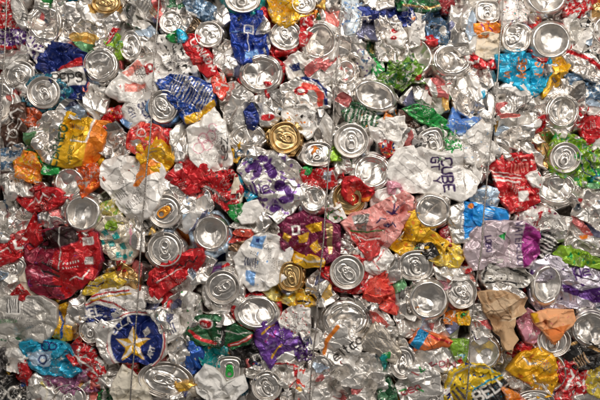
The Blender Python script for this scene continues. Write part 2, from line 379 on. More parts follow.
def E(label, x, y, rx, ry, rot=0, kind='T', z=5, d=.3, mat='bare', body='S', sk=None, ops=(), tab='bare', ta=None, tilt=None, ske=1.14, bcr=1.0, sq=0):
    """a can standing end-on: crumpled body behind, lid (> rim, pull_tab) or domed base in front"""
    sd = seed_of(label); rs = np.random.RandomState(sd)
    R = (rx + ry) / 2; a = math.radians(rot)
    root = bpy.data.objects.new('crushed_can', None); COL.objects.link(root)
    root.empty_display_size = .02
    loc = (x, y, z); root.location = to_world(loc)
    tag(root, label, 'can', CANS)
    # body
    if sk is None:
        th = np.arange(16) / 16 * 2 * math.pi
        k = ske * (1 + rs.uniform(-.09, .10, 16))
        u = np.cos(th) * rx * k; v = np.sin(th) * ry * k
        Q = np.stack([x + u * math.cos(a) + v * math.sin(a), y - u * math.sin(a) + v * math.cos(a)], 1)
    else: Q = pts_of(sk)
    V, F, C, c = sheet_mesh(Q, z - R * .26 - 1, sd, body, ops, cr=bcr, edge=3, deep=9, lam=9, dish=(x, y, rx * .98, ry * .98, R * .75))
    link_mesh('body', V, F, 'sheet', loc, root, C)
    if tilt is None: tilt = rs.uniform(-.13, .13, 2)
    def place(t, th, h, amp=1.0):
        u = np.cos(th); v = np.sin(th)
        if sq: # squarish outline
            k = (np.abs(u) ** 4 + np.abs(v) ** 4) ** -.25; k = 1 + (k - 1) * sq
        else: k = 1
        px = u * t * rx * k; py = v * t * ry * k
        wob = 1 + .05 * d * 2.4 * gn(np.cos(th) * 1.2 + 5, np.sin(th) * 1.2 + 5, sd + 71)
        px = px * wob; py = py * wob
        X = x + px * math.cos(a) + py * math.sin(a); Y = y - px * math.sin(a) + py * math.cos(a)
        n1 = gn(px / (R * .75) + 3, py / (R * .75) + 3, sd + 72)
        n2 = -(1 - np.clip(np.abs(gn(px / (R * .9) + 9, py / (R * .9), sd + 73)) * 3.6, 0, 1)) ** 1.5
        n3 = crumple(px, py, sd + 74, R * .8, fine=.35)
        fade = np.clip((.98 - t) / .3, .25, 1)
        Z = z + h * R + amp * d * R * (.34 * n1 + (.20 * n2 + .055 * n3 * 9 / R * 1.6) * fade) + .0015 * R * n3 + (px * tilt[0] + py * tilt[1])
        return X, Y, Z
    na = int(np.clip(R * 6.2, 56, 130)); th1 = np.arange(na) / na * 2 * math.pi
    if kind in 'TO':
        t, h = prof(LID, 64); cut = np.searchsorted(t, .875); d = d * .55
        ta_ = math.radians(rs.uniform(0, 360) if ta is None else ta)
        def lidpart(i0, i1, name, par, centre):
            T = t[i0:i1]; H = h[i0:i1]
            tt = np.repeat(T, na); hh = np.repeat(H, na); aa = np.tile(th1, len(T))
            if centre: tt = np.append(tt, 0); hh = np.append(hh, h[0]); aa = np.append(aa, 0)
            px = tt * np.cos(aa); py = tt * np.sin(aa)
            u = px * math.cos(ta_) + py * math.sin(ta_); v = -px * math.sin(ta_) + py * math.cos(ta_)
            m = np.hypot((u + .34) / .23, v / .27)          # the mouth, ahead of the tab's nose
            if kind == 'O': hh = hh - .34 * np.clip((1.05 - m) / .12, 0, 1) * (tt < .74)
            else: hh = hh - .03 * np.exp(-((m - 1) / .10) ** 2) * (tt < .74)
            hh = hh - .02 * np.exp(-((np.hypot((u - .15) / .52, v / .36) - 1) / .08) ** 2) * (tt < .74)  # recess round the tab
            X, Y, Z = place(tt, aa, hh)
            F = rings(len(T), na, centre)
            return link_mesh(name, np.stack([X, Y, Z], 1), F, mat, loc, par)
        lid = lidpart(1, cut + 1, 'lid', root, True)
        lidpart(cut, 65, 'rim', lid, False)
        # pull tab: a stadium with a finger hole, beaded edges and a riveted nose
        n = 44; q = np.arange(n) / n * 2 * math.pi
        co, si = np.cos(q), np.sin(q)
        ox = .06 + .44 * np.sign(co) * np.abs(co) ** .75 ; oy = .27 * np.sign(si) * np.abs(si) ** .75 * (1 - .12 * co * -1)
        ix = .27 + .135 * co; iy = .15 * si
        VV = []
        K = np.linspace(0, 1, 9)
        prf = .05 * np.array([-.6, .5, 1.0, .75, .4, .4, .7, .8, -.4])
        for kk, pz in zip(K, prf):
            uu = ox * (1 - kk) + ix * kk; vv = oy * (1 - kk) + iy * kk
            bead = .03 * np.exp(-((np.hypot((uu + .14) / .15, vv / .13) - 1) / .22) ** 2) - .025 * (np.hypot((uu + .14) / .13, vv / .11) < 1)
            VV.append(np.stack([uu, vv, pz + bead], 1))
        VV = np.vstack(VV)
        rv = []     # rivet button filling the nose
        for rr_, hz in ((.075, .0), (.07, .03), (.045, .045), (.01, .048)):
            rv.append(np.stack([-.14 + rr_ * co, rr_ * si, np.full(n, hz)], 1))
        F4, F3 = rings(9, n, False)
        F4b, _ = rings(4, n, False)
        V2 = np.vstack([VV] + rv); F4 = np.vstack([F4, F4b + len(VV)])
        lift = rs.uniform(0, .12)
        uu, vv, ww = V2[:, 0] , V2[:, 1], V2[:, 2] + np.maximum(V2[:, 0] + .1, 0) * lift
        px = uu * math.cos(ta_) - vv * math.sin(ta_); py = uu * math.sin(ta_) + vv * math.cos(ta_)
        X, Y, Z = place(np.hypot(px, py), np.arctan2(py, px), -.12 + .085 + ww)
        link_mesh('pull_tab', np.stack([X, Y, Z], 1), (F4, np.zeros((0, 3), int)), tab if tab != 'bare' else mat if mat != 'redlid' else 'bare', loc, lid)
    else:
        dd = d
        t, h = prof(BASE, 54)
        T = t[1:]; tt = np.append(np.repeat(T, na), 0); hh = np.append(np.repeat(h[1:], na), h[0]); aa = np.append(np.tile(th1, len(T)), 0)
        if kind == 'D': hh = np.where(hh < -.12, hh * .72, hh); 
        X, Y, Z = place(tt, aa, hh, 1.45 if kind == 'D' else 1.0)
        link_mesh('base', np.stack([X, Y, Z], 1), rings(len(T), na, True), mat, loc, root)
    return root

def wire(label, pts, r=.75):
    Q = pts_of(pts); n = 160
    s = np.concatenate([[0], np.cumsum(np.hypot(np.diff(Q[:, 0]), np.diff(Q[:, 1])))]); q = np.linspace(0, s[-1], n)
    x = np.interp(q, s, Q[:, 0]); y = np.interp(q, s, Q[:, 1]); zz = np.interp(q, s, Q[:, 2])
    for _ in range(3):
        for arr in (x, y, zz): arr[1:-1] = .25 * arr[:-2] + .5 * arr[1:-1] + .25 * arr[2:]
    sd = seed_of(label); x = x + gn(q / 40, q * 0, sd) * 1.2; y = y + gn(q / 40, q * 0, sd + 3) * 1.2; 
    m = 10; a = np.arange(m) / m * 2 * math.pi
    tx, ty = np.gradient(x), np.gradient(y); L = np.hypot(tx, ty); nx, ny = -ty / L, tx / L
    V = np.stack([(x[:, None] + r * np.cos(a) * nx[:, None]).ravel(), (y[:, None] + r * np.cos(a) * ny[:, None]).ravel(), (zz[:, None] + r * np.sin(a)).ravel()], 1)
    F4, F3 = rings(n, m, False)
    return tag(link_mesh('baling_wire', V, (F4, F3), 'wire', (x[n // 2], y[n // 2], zz[n // 2])), label, 'wire', 'baling wires')

# ================================================================ the bale's face, read off row by row
# ---- top left
P('red can with a snow-flecked purple band on the left edge', '-6,-4 19,-4 24,14 31,36 24,45 -6,47', 'R', 0,
  [('p', 'P', '-6,28 30,29 31,40 24,45 -6,46'), ('n', 'K', 8, .22), ('n', 'W', 2.6, .30)], lam=10)
P('upright silver flap printed with a black letter B', '12,0 20,-3 25,10 29,25 22,30 15,16', 'w', 5, [('t', 'K', 'B', 22, 21, 7, -15, 1.4)], kind='scrap', cr=.6)
P('silver can wall behind the dented bottom at top left', '34,-5 62,-4 70,14 60,24 36,16', 's', -4)
E('dented round silver can bottom above the navy can', 46, 24, 16.5, 19.5, -10, 'D', 6, .55)
P('wide plain silver can crumpled right of the dented bottom', '60,6 80,1 98,14 104,38 98,52 78,50 58,42 64,24', 'S', -1, lam=17)
P('silver fold hanging between gold lid and plain silver can', '80,-4 96,-4 98,16 94,24 84,18 80,8', 'w', 2, kind='scrap')
P('small blue and white flecked scrap left of the navy can', '28,38 42,38 43,55 37,63 29,50', 'W', 4, [('n', 'P', 3, .42), ('n', 'B', 4, .2)], kind='scrap')
P('deep navy can with a red wave and big black lettering', '37,68 43,49 52,42 70,46 85,54 84,68 88,84 82,97 68,98 56,90 50,76', 'B', 3,
  [('p', 'R', '57,70 68,64 76,59 82,57 83,66 70,69 60,71'), ('p', 'W', '52,73 62,70 84,67 87,80 86,85 54,86'), ('t', 'K', 'PEPSI', 54, 83, 8.2, 4, 2.0), ('n', 'K', 9, .1)], wear=.02, lam=11)
P('thin silver and green strip under the navy can', '34,68 40,70 54,76 56,84 46,84 36,78', 'w', -1, [('n', 'G', 5, .3)], kind='scrap')
P('dull silver can side above the tilted lid at left', '-5,44 22,44 28,50 27,60 10,68 -5,66', 'w', 2)
E('tilted silver lid with a ring tab by the left edge', 20, 75, 16, 14, 15, 'T', 4, .45, ta=70)
E('round silver lid with open mouth in a teal blue can', 45, 93, 17, 16.5, 0, 'O', 7, .14, sk='20,98 29,80 46,73 62,80 74,90 62,104 40,113 27,107', body=(.02, .17, .25, .45), ta=60)
E('big silver can bottom cut off by the left edge', 1, 103, 15, 23, 0, 'B', 5, .35)
P('light silver wrinkled wall beside the teal blue can', '4,84 24,86 30,92 21,106 8,98', 'S', 1)
E('round silver can bottom right of the black lettering', 101, 65, 18, 17.5, 0, 'D', 6, .35, body='s')
# ---- top, second column
E('gold lid at the top edge with its rim tipped up', 107, 4, 14.5, 10.5, 0, 'T', 5, .35, mat='gold', body='T', ta=200)
P('smooth silver can with a slanting red lettered strip', '97,14 118,13 121,22 112,38 104,46 97,44', 'S', 2,
  [('p', 'R', '103,43 114,27 120,28 107,46'), ('t', 'W', 'CHILL', 107, 42, 3.0, 52, .8)], cr=.6)
P('green tinted silver flap under the top edge', '119,4 130,2 144,18 140,28 130,24 120,18', 'w', 2, [('n', 'f', 7, .42)], kind='scrap')
P('long silver can with rows of fine grey print at the top', '126,-3 165,-4 164,10 158,22 146,20 136,10', 'w', 4, [('b', 'q', 148, 6, 12, 7, -35, 3.2), ('b', 'T', 155, 12, 5, 5, 40, 2)])
P('dark green and silver can mouth beside the top wire', '164,-3 188,-4 188,8 178,14 168,10', 'q', -2, [('n', 'f', 8, .5)])
E('small squashed silver lid beside the second wire', 172, 23, 12, 12, 0, 'T', 5, .5, ta=180)
P('narrow silver fold crossing under the second wire', '134,24 146,20 158,36 158,52 146,52 136,38', 'S', 2, kind='scrap', an=2, ang=60)
E('narrow oval silver lid beneath the green tinted flap', 131, 46, 11, 15, 0, 'O', 4, .4, sk='119,32 140,29 147,50 141,63 121,58', ta=90)
P('bright green and white scrap left of the oval lid', '106,38 118,34 122,46 122,58 112,60 101,50', 'g', 0, [('n', 'W', 5, .35), ('n', 'G', 5, .3)], kind='scrap')
P('crumpled silver can with a black leafy print', '160,36 172,34 186,48 196,66 200,80 184,80 170,72 157,48', 'W', 2, [('n', 'K', 4, .38)])
P('small green and cyan scrap above the red lettered can', '167,37 180,31 187,38 184,43 172,41', 'c', 5, [('p', 'G', '166,36 177,30 177,43 166,43')], kind='scrap', step=.5)
E('small bronze lid tucked behind a silver fold at top', 190, 25, 10, 9, 0, 'T', 1, .4, mat='bronze', body='A')
P('pale blue glittering can side along the top edge', '184,2 200,-1 214,6 216,18 202,19 188,12', 'd', 2, [('n', 'l', 5, .45), ('p', 'W', '186,10 198,16 196,19 186,14')])
P('silver fold between bronze lid and squashed lid', '174,12 186,9 191,20 184,33 176,28', 'S', 3, kind='scrap')
P('knob shaped silver fold right of the pale blue can', '214,13 226,9 231,20 224,25 216,22', 'S', 3, kind='scrap', cr=.6)
P('bright red can with white slanting letters', '184,41 190,35 200,37 212,57 219,75 207,77 196,67 187,53', 'R', 5,
  [('t', 'W', 'CANADA', 190.5, 42.5, 6.6, -53, 1.3)], wear=.04, cr=.7)
P('large white can with red numerals and a pale pink patch', '112,84 134,64 154,47 166,58 174,76 176,87 160,97 140,102 120,101 107,93', 'W', 4,
  [('p', 'k', '123,74 139,60 144,66 129,78'), ('p', 'w2', '140,58 149,51 153,58 144,64'), ('t', 'R', 'IO', 146, 75, 8, 25, 2.6), ('p', 'k', '126,84 146,84 140,92 126,93'), ('n', 'R', 5, .06)], cr=.8, lam=16)
# ---- top, third column
E('round silver lid cut off by the top edge over blue', 243, 0, 18, 14, 0, 'T', 7, .2, ta=100, body='t')
P('royal blue can with a small white square frame', '231,15 246,13 262,12 266,40 268,54 252,62 242,64 236,56 232,40', (.012, .045, .30, .5), 5,
  [('l', 'W', 1.4, '245,26 253,26 253,34 245,34 245,26'), ('l', 'l', .9, '247,28 251,28 251,32 247,32'), ('l', 'b', .8, '232,32 244,33'), ('l', 'b', .8, '254,30 262,28'), ('p', 'b', '246,52 258,50 260,57 246,60'), ('l', 'W', .8, '248,35 249,52')], wear=.05, lam=9)
P('silver flank beside the royal blue can', '259,12 270,24 270,48 264,56 258,40', 'S', 2, kind='scrap')
E('squashed silver lid left of the royal blue can', 209, 35, 14, 13.5, 0, 'T', 5, .5, ta=230)
P('smooth silver can side below the squashed lid', '214,48 226,40 236,42 237,58 243,64 240,76 226,76 215,64', 'S', 1)
P('red sheet wedged behind the royal blue can', '254,2 266,8 276,28 290,50 274,56 267,44 266,24 256,14', 'R', -3)
P('yellow can with scratched silver lines at the top', '267,-4 300,-4 313,14 297,20 284,28 273,20', 'Y', 4, [('n', 'w', 3, .2), ('n', 'q', 4, .1)])
E('round silver lid under the yellow scratched can', 286, 36, 16.5, 15, 0, 'T', 4, .3, body='R', ta=250)
E('silver lid in the corner of the yellow can', 304, 5, 12, 10, 0, 'T', 8, .2, ta=140)
P('bent orange yellow strip under the corner lid', '297,14 316,11 315,18 301,21', 'O', 5, [('n', 'Y', 4, .4)], kind='scrap')
P('white can with navy splashes right of the big dented bottom', '284,62 298,53 312,60 315,74 302,82 289,77', 'W', 3, [('p', 'B', '289,66 299,63 301,70 293,72'), ('p', 'B', '304,76 310,70 313,74 306,79')])
E('largest dented silver can bottom below the royal blue can', 261, 74, 22, 19.5, 8, 'D', 7, .36, body='R', ske=1.06)
P('coral scrap hanging left of the large dented bottom', '213,78 223,76 227,88 222,99 214,92', 'C', 5, [('n', 'W', 4, .25)], kind='scrap')
P('small white and orange scrap under the red lettered can', '202,72 222,73 224,82 208,82', 'W', 2, [('n', 'O', 5, .4)], kind='scrap')
# ---- top, fourth column
E('dented silver can bottom beside the scratched yellow can', 319, 41, 18.5, 20.5, 0, 'D', 5, .38)
P('red and white torn flap over a dented bottom', '301,20 314,17 313,30 306,45 300,45', 'R', 8, [('n', 'W', 4, .3)], kind='scrap')
P('tall silver side left of the frosted blue can', '318,6 332,4 343,6 344,36 335,33 322,22', 'S', 2, an=2, ang=90)
P('dark silver curve at the top edge by the third wire', '315,-4 342,-4 342,5 330,11 317,6', 's', 3)
P('frosted pale blue and white can at the top edge', '342,-4 361,-4 360,14 355,33 346,36 342,20', (.6, .66, .70, .2), 7, [('n', 'b', 5, .3), ('n', 'd', 4, .12)], cr=.7)
P('silver can ribbed with short upright dents', '353,27 362,18 378,18 395,16 401,26 397,37 380,40 360,39', 'S', 4, ang=0, lam=9)
P('white fold with two red dots', '386,28 398,25 405,36 401,47 388,43', 'W', 6, [('o', 'R', 394, 31, 3.4, 2.6), ('o', 'R', 393, 39, 3, 2)], cr=.6, kind='scrap')
P('navy strip above the ribbed silver can', '358,8 376,6 394,8 392,17 372,20 360,17', 'B', 2, wear=.04)
P('silver fold at the top edge over the navy strip', '360,-5 394,-5 392,7 376,10 360,9', 'w', 3, [('n', 'D', 7, .25)])
P('silver folded wall under the frosted pale blue can', '338,38 356,37 365,44 363,59 350,63 340,57', 'S', 1)
P('olive green shadowed scrap right of the silver folded wall', '362,44 376,40 379,58 368,62', 'f', -1, [('n', 'y', 5, .35)], kind='scrap')
P('bright silver can side under the two red dots', '376,40 396,38 400,52 392,62 379,60', 'S', 2)
E('small silver can bottom on the third wire', 346, 72, 11, 13, 0, 'B', 3, .5)
P('finely wrinkled white silver can between the third wire and emblem', '300,64 320,57 339,58 343,78 330,86 311,81', 'w', 2, lam=8)
P('glassy purple flecked scrap left of the lime crumple', '355,52 364,50 375,66 374,80 362,76', 'w2', 2, [('n', 'P', 4, .25), ('n', 'd', 5, .3)], kind='scrap')
P('small green scrap beside the glassy flecked one', '370,60 382,58 384,70 374,76', 'G', 0, [('n', 'W', 4, .4)], kind='scrap')
E('wide silver can bottom half covered by lime crumple', 413, 57, 22, 21, 0, 'B', 2, .35)
P('lime green crumple with dark leaf shapes', '376,92 379,74 388,72 390,62 402,63 412,55 417,64 425,66 418,76 424,84 410,82 402,90 395,85 388,98 383,90', (.12, .26, .02, .4), 5,
  [('n', 'G', 6, .36), ('n', 'f', 6, .34), ('n', 'K', 5, .2), ('n', 'y', 5, .24), ('n', 'w', 5, .3), ('o', 'R', 418, 78, 4, 2, 40)], lam=8)
# ---- top, fifth column
P('dusty denim blue can at the top centre right', '423,18 436,8 450,12 455,30 450,45 440,47 429,36', 'd', 2, [('n', 'b', 5, .2), ('n', 'K', 6, .2), ('o', 'w', 443, 31, 3.5, 5)])
P('navy corner piece with an orange dot', '394,10 412,8 415,24 404,26 394,21', 'B', 3, [('o', 'O', 413, 19, 2.2, 2.2)], kind='scrap')
P('beak shaped white scrap beside the denim blue can', '410,13 424,16 423,30 425,41 414,37', 'W', 4, [('n', 'q', 5, .25)], kind='scrap')
P('dull silver fold above the wide bottom', '398,24 416,26 425,42 411,48 398,46', 'S', 1)
P('dark green can wall under the top edge', '396,-5 424,-5 441,1 443,9 424,11 400,9', 'f', 0, [('n', 'G', 6, .3), ('l', 'A', 2.5, '404,5 424,8 442,6')])
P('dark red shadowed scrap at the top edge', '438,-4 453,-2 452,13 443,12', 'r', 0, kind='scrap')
P('small red scrap under the denim blue can', '423,38 436,35 442,42 430,45', 'R', 4, kind='scrap', wear=.03)
P('tall white silver column of crumpled foil', '452,-5 476,-5 473,14 475,40 473,53 460,55 451,44 450,20', 'w', 5, lam=10)
E('boxy dark silver lid beside the fourth wire', 487, 12, 12.5, 11.5, 0, 'T', 3, .25, sq=.8, ta=90)
P('orange scrap with purple stripes under the boxy lid', '473,24 499,24 499,32 486,36 477,34', 'O', 4, [('l', 'M', 1.6, '480,25 488,35'), ('l', 'M', 1.4, '487,24 493,33'), ('n', 'Y', 4, .25)], kind='scrap')
P('cream coloured crumpled plastic beside the tall column', '472,39 482,35 498,35 499,57 484,59 473,51', 'e', 5, kind='plastic', mat='paper', lam=12)
E('crumpled silver can bottom under the tall column', 452, 60, 20, 17, 0, 'D', 5, .45)
P('thin red and white strip under the cream plastic', '464,54 480,55 499,60 499,68 484,68 470,63', 'R', 3, [('n', 'W', 5, .35)], kind='scrap')
P('silver can with curved ridges left of the fourth wire', '448,84 462,73 480,67 494,71 498,112 480,122 456,110', 'S', 3,
  [('p', 'c', '481,91 484,90 485,99 482,99'), ('p', 'c', '487,90 489,89 489,99 487,99')], ang=60, an=2.2, lam=12)
# ---- top right
P('white can top with pink and teal confetti print', '501,-4 514,-3 529,10 526,21 508,25 501,31', 'W', 3, [('n', 'k', 4, .28), ('n', 't', 4, .15), ('n', 'P', 3, .12)])
E('squarish crushed silver lid under the confetti can', 515, 38, 14, 15, 0, 'T', 6, .75, sq=.5, body='w')
E('silver can bottom cut off by the top edge at right', 545, 0, 21, 15, 0, 'B', 6, .3)
P('silver lip under the cut off can bottom', '528,14 560,13 567,20 548,26 534,23', 's', 1)
E('largest silver ring bottom near the top right', 549, 41.5, 21.5, 20.5, 0, 'B', 9, .22, body='R', ske=1.07, tilt=(0, 0))
P('red can flecked with silver at the top right', '564,-4 588,-4 591,8 580,19 566,14', 'R', 3, [('n', 'w', 4, .4)])
P('silver can covered in dark newspaper-like print', '565,20 578,13 590,19 601,34 604,61 588,57 573,49 566,36', 'w', 4, [('n', 'K', 3.4, .42)], lam=9)
P('gold can edge in the top right corner', '586,7 606,5 606,21 590,21', 'T', 3)
E('silver can bottom cut by the right edge near top', 603, 32, 13, 16, 0, 'B', 6, .3)
P('silver can with a long red stripe on the right', '563,59 571,50 588,57 606,68 606,84 588,80 572,71', 'S', 6, [('l', 'R', 4, '566,52 576,54 588,61 606,73')], cr=.6)
P('cyan can with big orange letters', '496,56 520,53 536,55 550,61 549,74 541,90 534,97 516,87 500,79', (.005, .34, .55, .35), 6,
  [('t', 'O', 'AGE', 524, 79, 8, 84, 1.7), ('t', 'O', 'LS', 541, 76, 8, 80, 1.7), ('t', 'O', 'IA', 508, 80, 6, 80, 1.4), ('n', 'O', 5, .12)], wear=.05, lam=10)
P('bent yellow strip right of the cyan can', '549,62 560,59 568,67 562,80 548,92 542,98 541,88 553,74', 'Y', 6, kind='scrap')
P('grey wad between the cyan can and yellow strip', '545,66 556,66 557,78 546,84', 'q', 7, kind='scrap')
P('steel blue and white crumple under the red striped can', '562,72 580,76 606,80 606,99 584,97 569,87', 'd', 2, [('n', 'W', 6, .3), ('n', 'l', 4, .25)])
# ---- second band, left
P('dark brown can with curly white lettering', '3,120 13,106 25,104 27,122 23,148 5,149', 'N', 3, [('l', 'W', 1.4, '8,140 11,132 8,126 14,120 12,114 19,109 24,112'), ('r', 'W', 14, 134, 3.5, 1.3), ('l', 'W', 1.3, '16,128 20,119 24,121 19,130'), ('l', 'W', 1.2, '7,146 12,142 18,145')], wear=.03)
P('rusty red torn piece under the open lid', '23,110 34,108 43,116 35,125 25,127', (.5, .08, .02, .4), 4, [('n', 'K', 6, .15)], kind='scrap')
P('small silver and black edge left of the fruit soda can', '24,126 35,124 33,148 26,151', 'w', 1, [('n', 'K', 6, .3)], kind='scrap')
P('silver can end with a navy arc beside the open lid', '57,110 67,99 82,93 93,103 89,119 72,118', 'w', 3, [('l', 'B', 4.5, '64,113 73,104 85,98')])
P('white silver wad between navy arc and red numerals', '84,85 98,81 108,92 106,112 97,122 86,106', 'w', 3)
P('fruit soda can, silver and yellow with an orange end', '35,146 34,130 44,116 56,111 68,112 96,120 108,122 103,142 96,160 84,166 60,167 45,161', 'S', 6,
  [('p', 'Y', '67,110 97,120 88,142 85,172 50,172 58,152'), ('p', 'O', '95,120 112,120 107,142 98,170 83,170 88,142'), ('l', 'W', 2, '95,119 88,142'), ('l', 'W', 1.4, '72,140 87,143'),
   ('t', 'f', 'coRico', 57.5, 167, 8.5, 76, 2.0), ('t', 'f', 'VO', 74, 164, 4.6, 80, .9), ('t', 'f', 'SELTZ', 74, 155, 4.4, 74, .9), ('b', 'q', 78, 127, 8, 2, -15, 2)], cr=.75, wear=.03)
P('frosty blue and silver piece at the left edge', '1,150 20,145 27,152 21,169 3,171', 'd', 2, [('n', 'w', 6, .5)])
P('arched golden orange strip left of a green band', '16,164 24,152 36,155 41,168 38,183 28,180 18,176', 'O', 4, [('n', 'Y', 5, .4)])
P('green band under the fruit soda can', '27,149 37,152 57,163 59,173 44,174 34,163', 'G', 3, [('n', 'f', 6, .3)], kind='scrap')
# second band, 100-200
P('red and yellow crumple right of the white silver wad', '100,126 108,110 121,105 120,119 110,128', 'R', 3, [('n', 'Y', 5, .2)], kind='scrap')
P('white silver beer can with navy block letters', '119,112 130,100 152,91 155,106 151,126 136,131 123,123', 'W', 4,
  [('t', 'B', 'SCH', 138, 105, 8.6, -58, 1.9), ('t', 'B', 'CHI', 128, 110, 4.6, -58, 1.0), ('p', 'b', '120,116 133,124 128,131 120,124')], cr=.7)
E('oval silver lid under the second wire by a blue can', 164, 107, 15, 17, -10, 'T', 7, .22, body='b', ta=215, ske=1.1)
P('blue can streaked silver with a yellow lower edge', '156,82 172,76 196,79 213,86 215,104 200,119 186,123 175,105 164,92', (.015, .06, .3, .5), 6,
  [('b', 'w', 192, 92, 22, 12, -28, 3.4), ('p', 'Y', '184,117 200,111 215,99 216,108 200,121 187,125'), ('n', 'w', 4, .12)], lam=9, ang=30)
P('curled red can shoulder left of the yellow folded can', '128,148 130,132 142,124 158,126 169,134 160,143 142,151 136,153', 'C', 4, [('l', 'R', 3.5, '129,142 134,131 148,127 160,130'), ('o', 'w', 137, 143, 5, 3, 20), ('r', 'W', 142, 133, 4, 1)], cr=.7)
P('folded yellow can with creased corners', '138,147 150,138 162,132 168,144 173,163 160,174 146,168 139,157', 'Y', 8, [('l', 'q', .8, '152,150 163,145'), ('l', 'q', .8, '150,154 158,151'), ('n', 'O', 6, .12)], cr=.8, wear=.02)
P('narrow red edge beside the folded yellow can', '164,128 173,131 174,160 167,152', 'R', 3, kind='scrap')
P('silver can tube standing right of the yellow folded can', '171,132 182,123 193,126 193,153 186,162 174,160', 'S', 4, an=1.8, ang=90)
P('white can with pink line drawing and black lettering', '189,130 206,116 214,108 225,124 229,142 232,162 223,173 204,169 191,159', 'W', 5,
  [('r', 'p', 203, 138, 5, .9), ('r', 'p', 211, 136, 5, .9), ('r', 'p', 207, 145, 5, .9), ('r', 'p', 199, 148, 5, .9), ('r', 'p', 213, 128, 4, .9), ('t', 'K', 'reez', 227, 168, 8.6, 88, 1.5)], cr=.6, wear=.02, lam=16)
P('crumpled silver bowl left of the curled red shoulder', '99,130 116,122 128,140 130,152 114,164 99,150', 'S', 3)
# second band, 200-300
P('large pale silver can side left of the navy sliver', '217,88 236,83 252,95 254,108 247,130 253,141 236,146 230,136 223,112', 'w', 3, lam=16)
P('pointed navy sliver between silver folds', '245,113 252,103 258,118 255,129 248,127', 'B', 7, kind='scrap', cr=.5, wear=.02, step=.5)
P('silver fold right of the navy sliver', '252,98 272,90 287,92 281,108 268,121 256,116', 'S', 4)
P('small red almond shaped print on silver', '258,117 268,111 280,117 272,125 262,125', 'w', 6, [('o', 'R', 268, 118, 7.5, 3.6, 5)], kind='scrap', cr=.4, step=.5)
E('silver can bowl lying below the navy sliver', 248, 136, 18, 12, 0, 'D', 4, .4)
E('gold lid with a silver tab right of the silver bowl', 285, 138, 15.5, 16, 20, 'T', 8, .18, mat='gold', body='T', tab='bare', ta=30, sq=.25)
P('round white emblem can with coral and navy rings', '281,86 298,78 318,79 331,91 330,107 312,110 295,108 283,100', 'w', 4,
  [('l', 'B', 4, '303,78 316,82 325,91 326,104'), ('l', 'C', 6, '304,86 315,88 321,96 320,104'), ('o', 'R', 301, 91, 7, 4.6), ('o', 'W', 301, 91, 3.4, 1.8), ('l', 'W', .8, '310,80 321,87 326,98'), ('n', 'T', 3, .08)], cr=.6)
P('creased white silver can under the emblem can', '281,103 300,106 314,108 319,125 306,138 294,125 283,119', 'W', 3, [('n', 'O', 5, .12), ('n', 'K', 6, .08)])
P('dark banded silver can right of the creased white one', '311,112 322,108 333,124 331,146 318,146 313,130', 's', 2, [('l', 'D', 3, '316,112 322,128 321,144')], an=2, ang=75)
P('small yellow curl under the silver bowl', '230,151 240,143 244,150 237,162 230,160', 'Y', 5, kind='scrap')
P('navy scrap above the purple splashed can', '236,152 254,150 252,162 238,166', 'd', 3, [('n', 'K', 6, .3)], kind='scrap')
P('bent silver rod of can wall above the purple splashed can', '232,145 252,146 267,151 253,159 240,156', 'S', 5, kind='scrap', cr=.6)
# second band, 300-400
P('silver sheet right of the emblem can', '333,84 350,80 353,92 348,107 340,115 333,100', 'S', 2)
E('oval tilted silver can bottom below the lime crumple', 374, 96, 23, 15.5, -20, 'B', 9, .35, body='w', ske=1.08)
P('dark green pleated can with pale lines', '342,112 352,103 366,107 381,118 377,126 360,126 347,121', 'f', 3, [('b', 'w2', 361, 117, 16, 7, -12, 4), ('n', 'O', 4, .06)], lam=8)
E('clean round silver lid right of the third wire', 351, 141, 17.5, 17.5, 0, 'T', 8, .06, ta=90, tilt=(0, .03), body='w')
P('small lime leaf shaped scrap by the third wire', '330,150 337,147 339,159 331,161', 'g', 6, kind='scrap', step=.5)
P('white spiky crumple beside the clean lid', '369,124 384,119 403,117 407,136 400,148 386,150 373,137', 'W', 5, lam=9, cr=1.2)
P('small red, yellow and blue scrap under the spiky crumple', '379,144 392,141 398,150 386,157', 'R', 6, [('n', 'Y', 5, .35), ('n', 'B', 5, .25)], kind='scrap', step=.5)
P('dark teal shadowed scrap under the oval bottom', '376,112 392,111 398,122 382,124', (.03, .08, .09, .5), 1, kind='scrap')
E('squashed silver lid on the third wire above a red patch', 317, 154, 16, 12.5, 0, 'T', 5, .5, sq=.4, ta=90)
# second band, 400-500
P('large rounded silver can above the green ribbon', '400,101 412,88 428,85 445,97 448,111 430,114 410,110', 'S', 3, lam=16)
P('twisted green ribbon of can wall', '403,110 414,105 432,110 445,120 447,129 430,125 410,115', 'G', 6, [('n', 'W', 5, .15), ('n', 'f', 5, .25)], an=2, ang=-15)
P('green netted scrap below the green ribbon', '440,124 456,132 461,150 450,160 434,159 446,146', 'G', 5, [('n', 'w', 4, .5)], kind='scrap', lam=7)
E('boxy silver lid set in the green scraps', 432, 142, 13.5, 14, 20, 'T', 5, .3, sq=.7, ta=90)
P('black streaked silver scrap left of the boxy lid', '414,130 425,127 429,140 420,152 413,146', 'q', 3, [('n', 'K', 6, .45)], kind='scrap')
P('bright blue plastic peak over white silver', '446,126 456,105 466,107 480,118 470,125 462,134 452,132', (.08, .22, .60, .1), 6, [('n', 'l', 6, .3)], kind='plastic', cr=.8)
P('white can with faint blue print under the blue peak', '457,135 474,124 491,121 489,140 502,150 489,164 466,162 459,149', 'W', 4, [('n', 'l', 5, .14)], lam=14)
P('flat silver panel crossed by the fourth wire', '464,104 490,105 495,123 478,123 468,114', 'S', 3, cr=.6)
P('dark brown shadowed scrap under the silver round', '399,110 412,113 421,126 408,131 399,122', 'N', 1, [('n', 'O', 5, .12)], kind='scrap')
P('silver white fold above the white lettered oval', '399,126 414,131 418,150 404,154', 'w', 3)
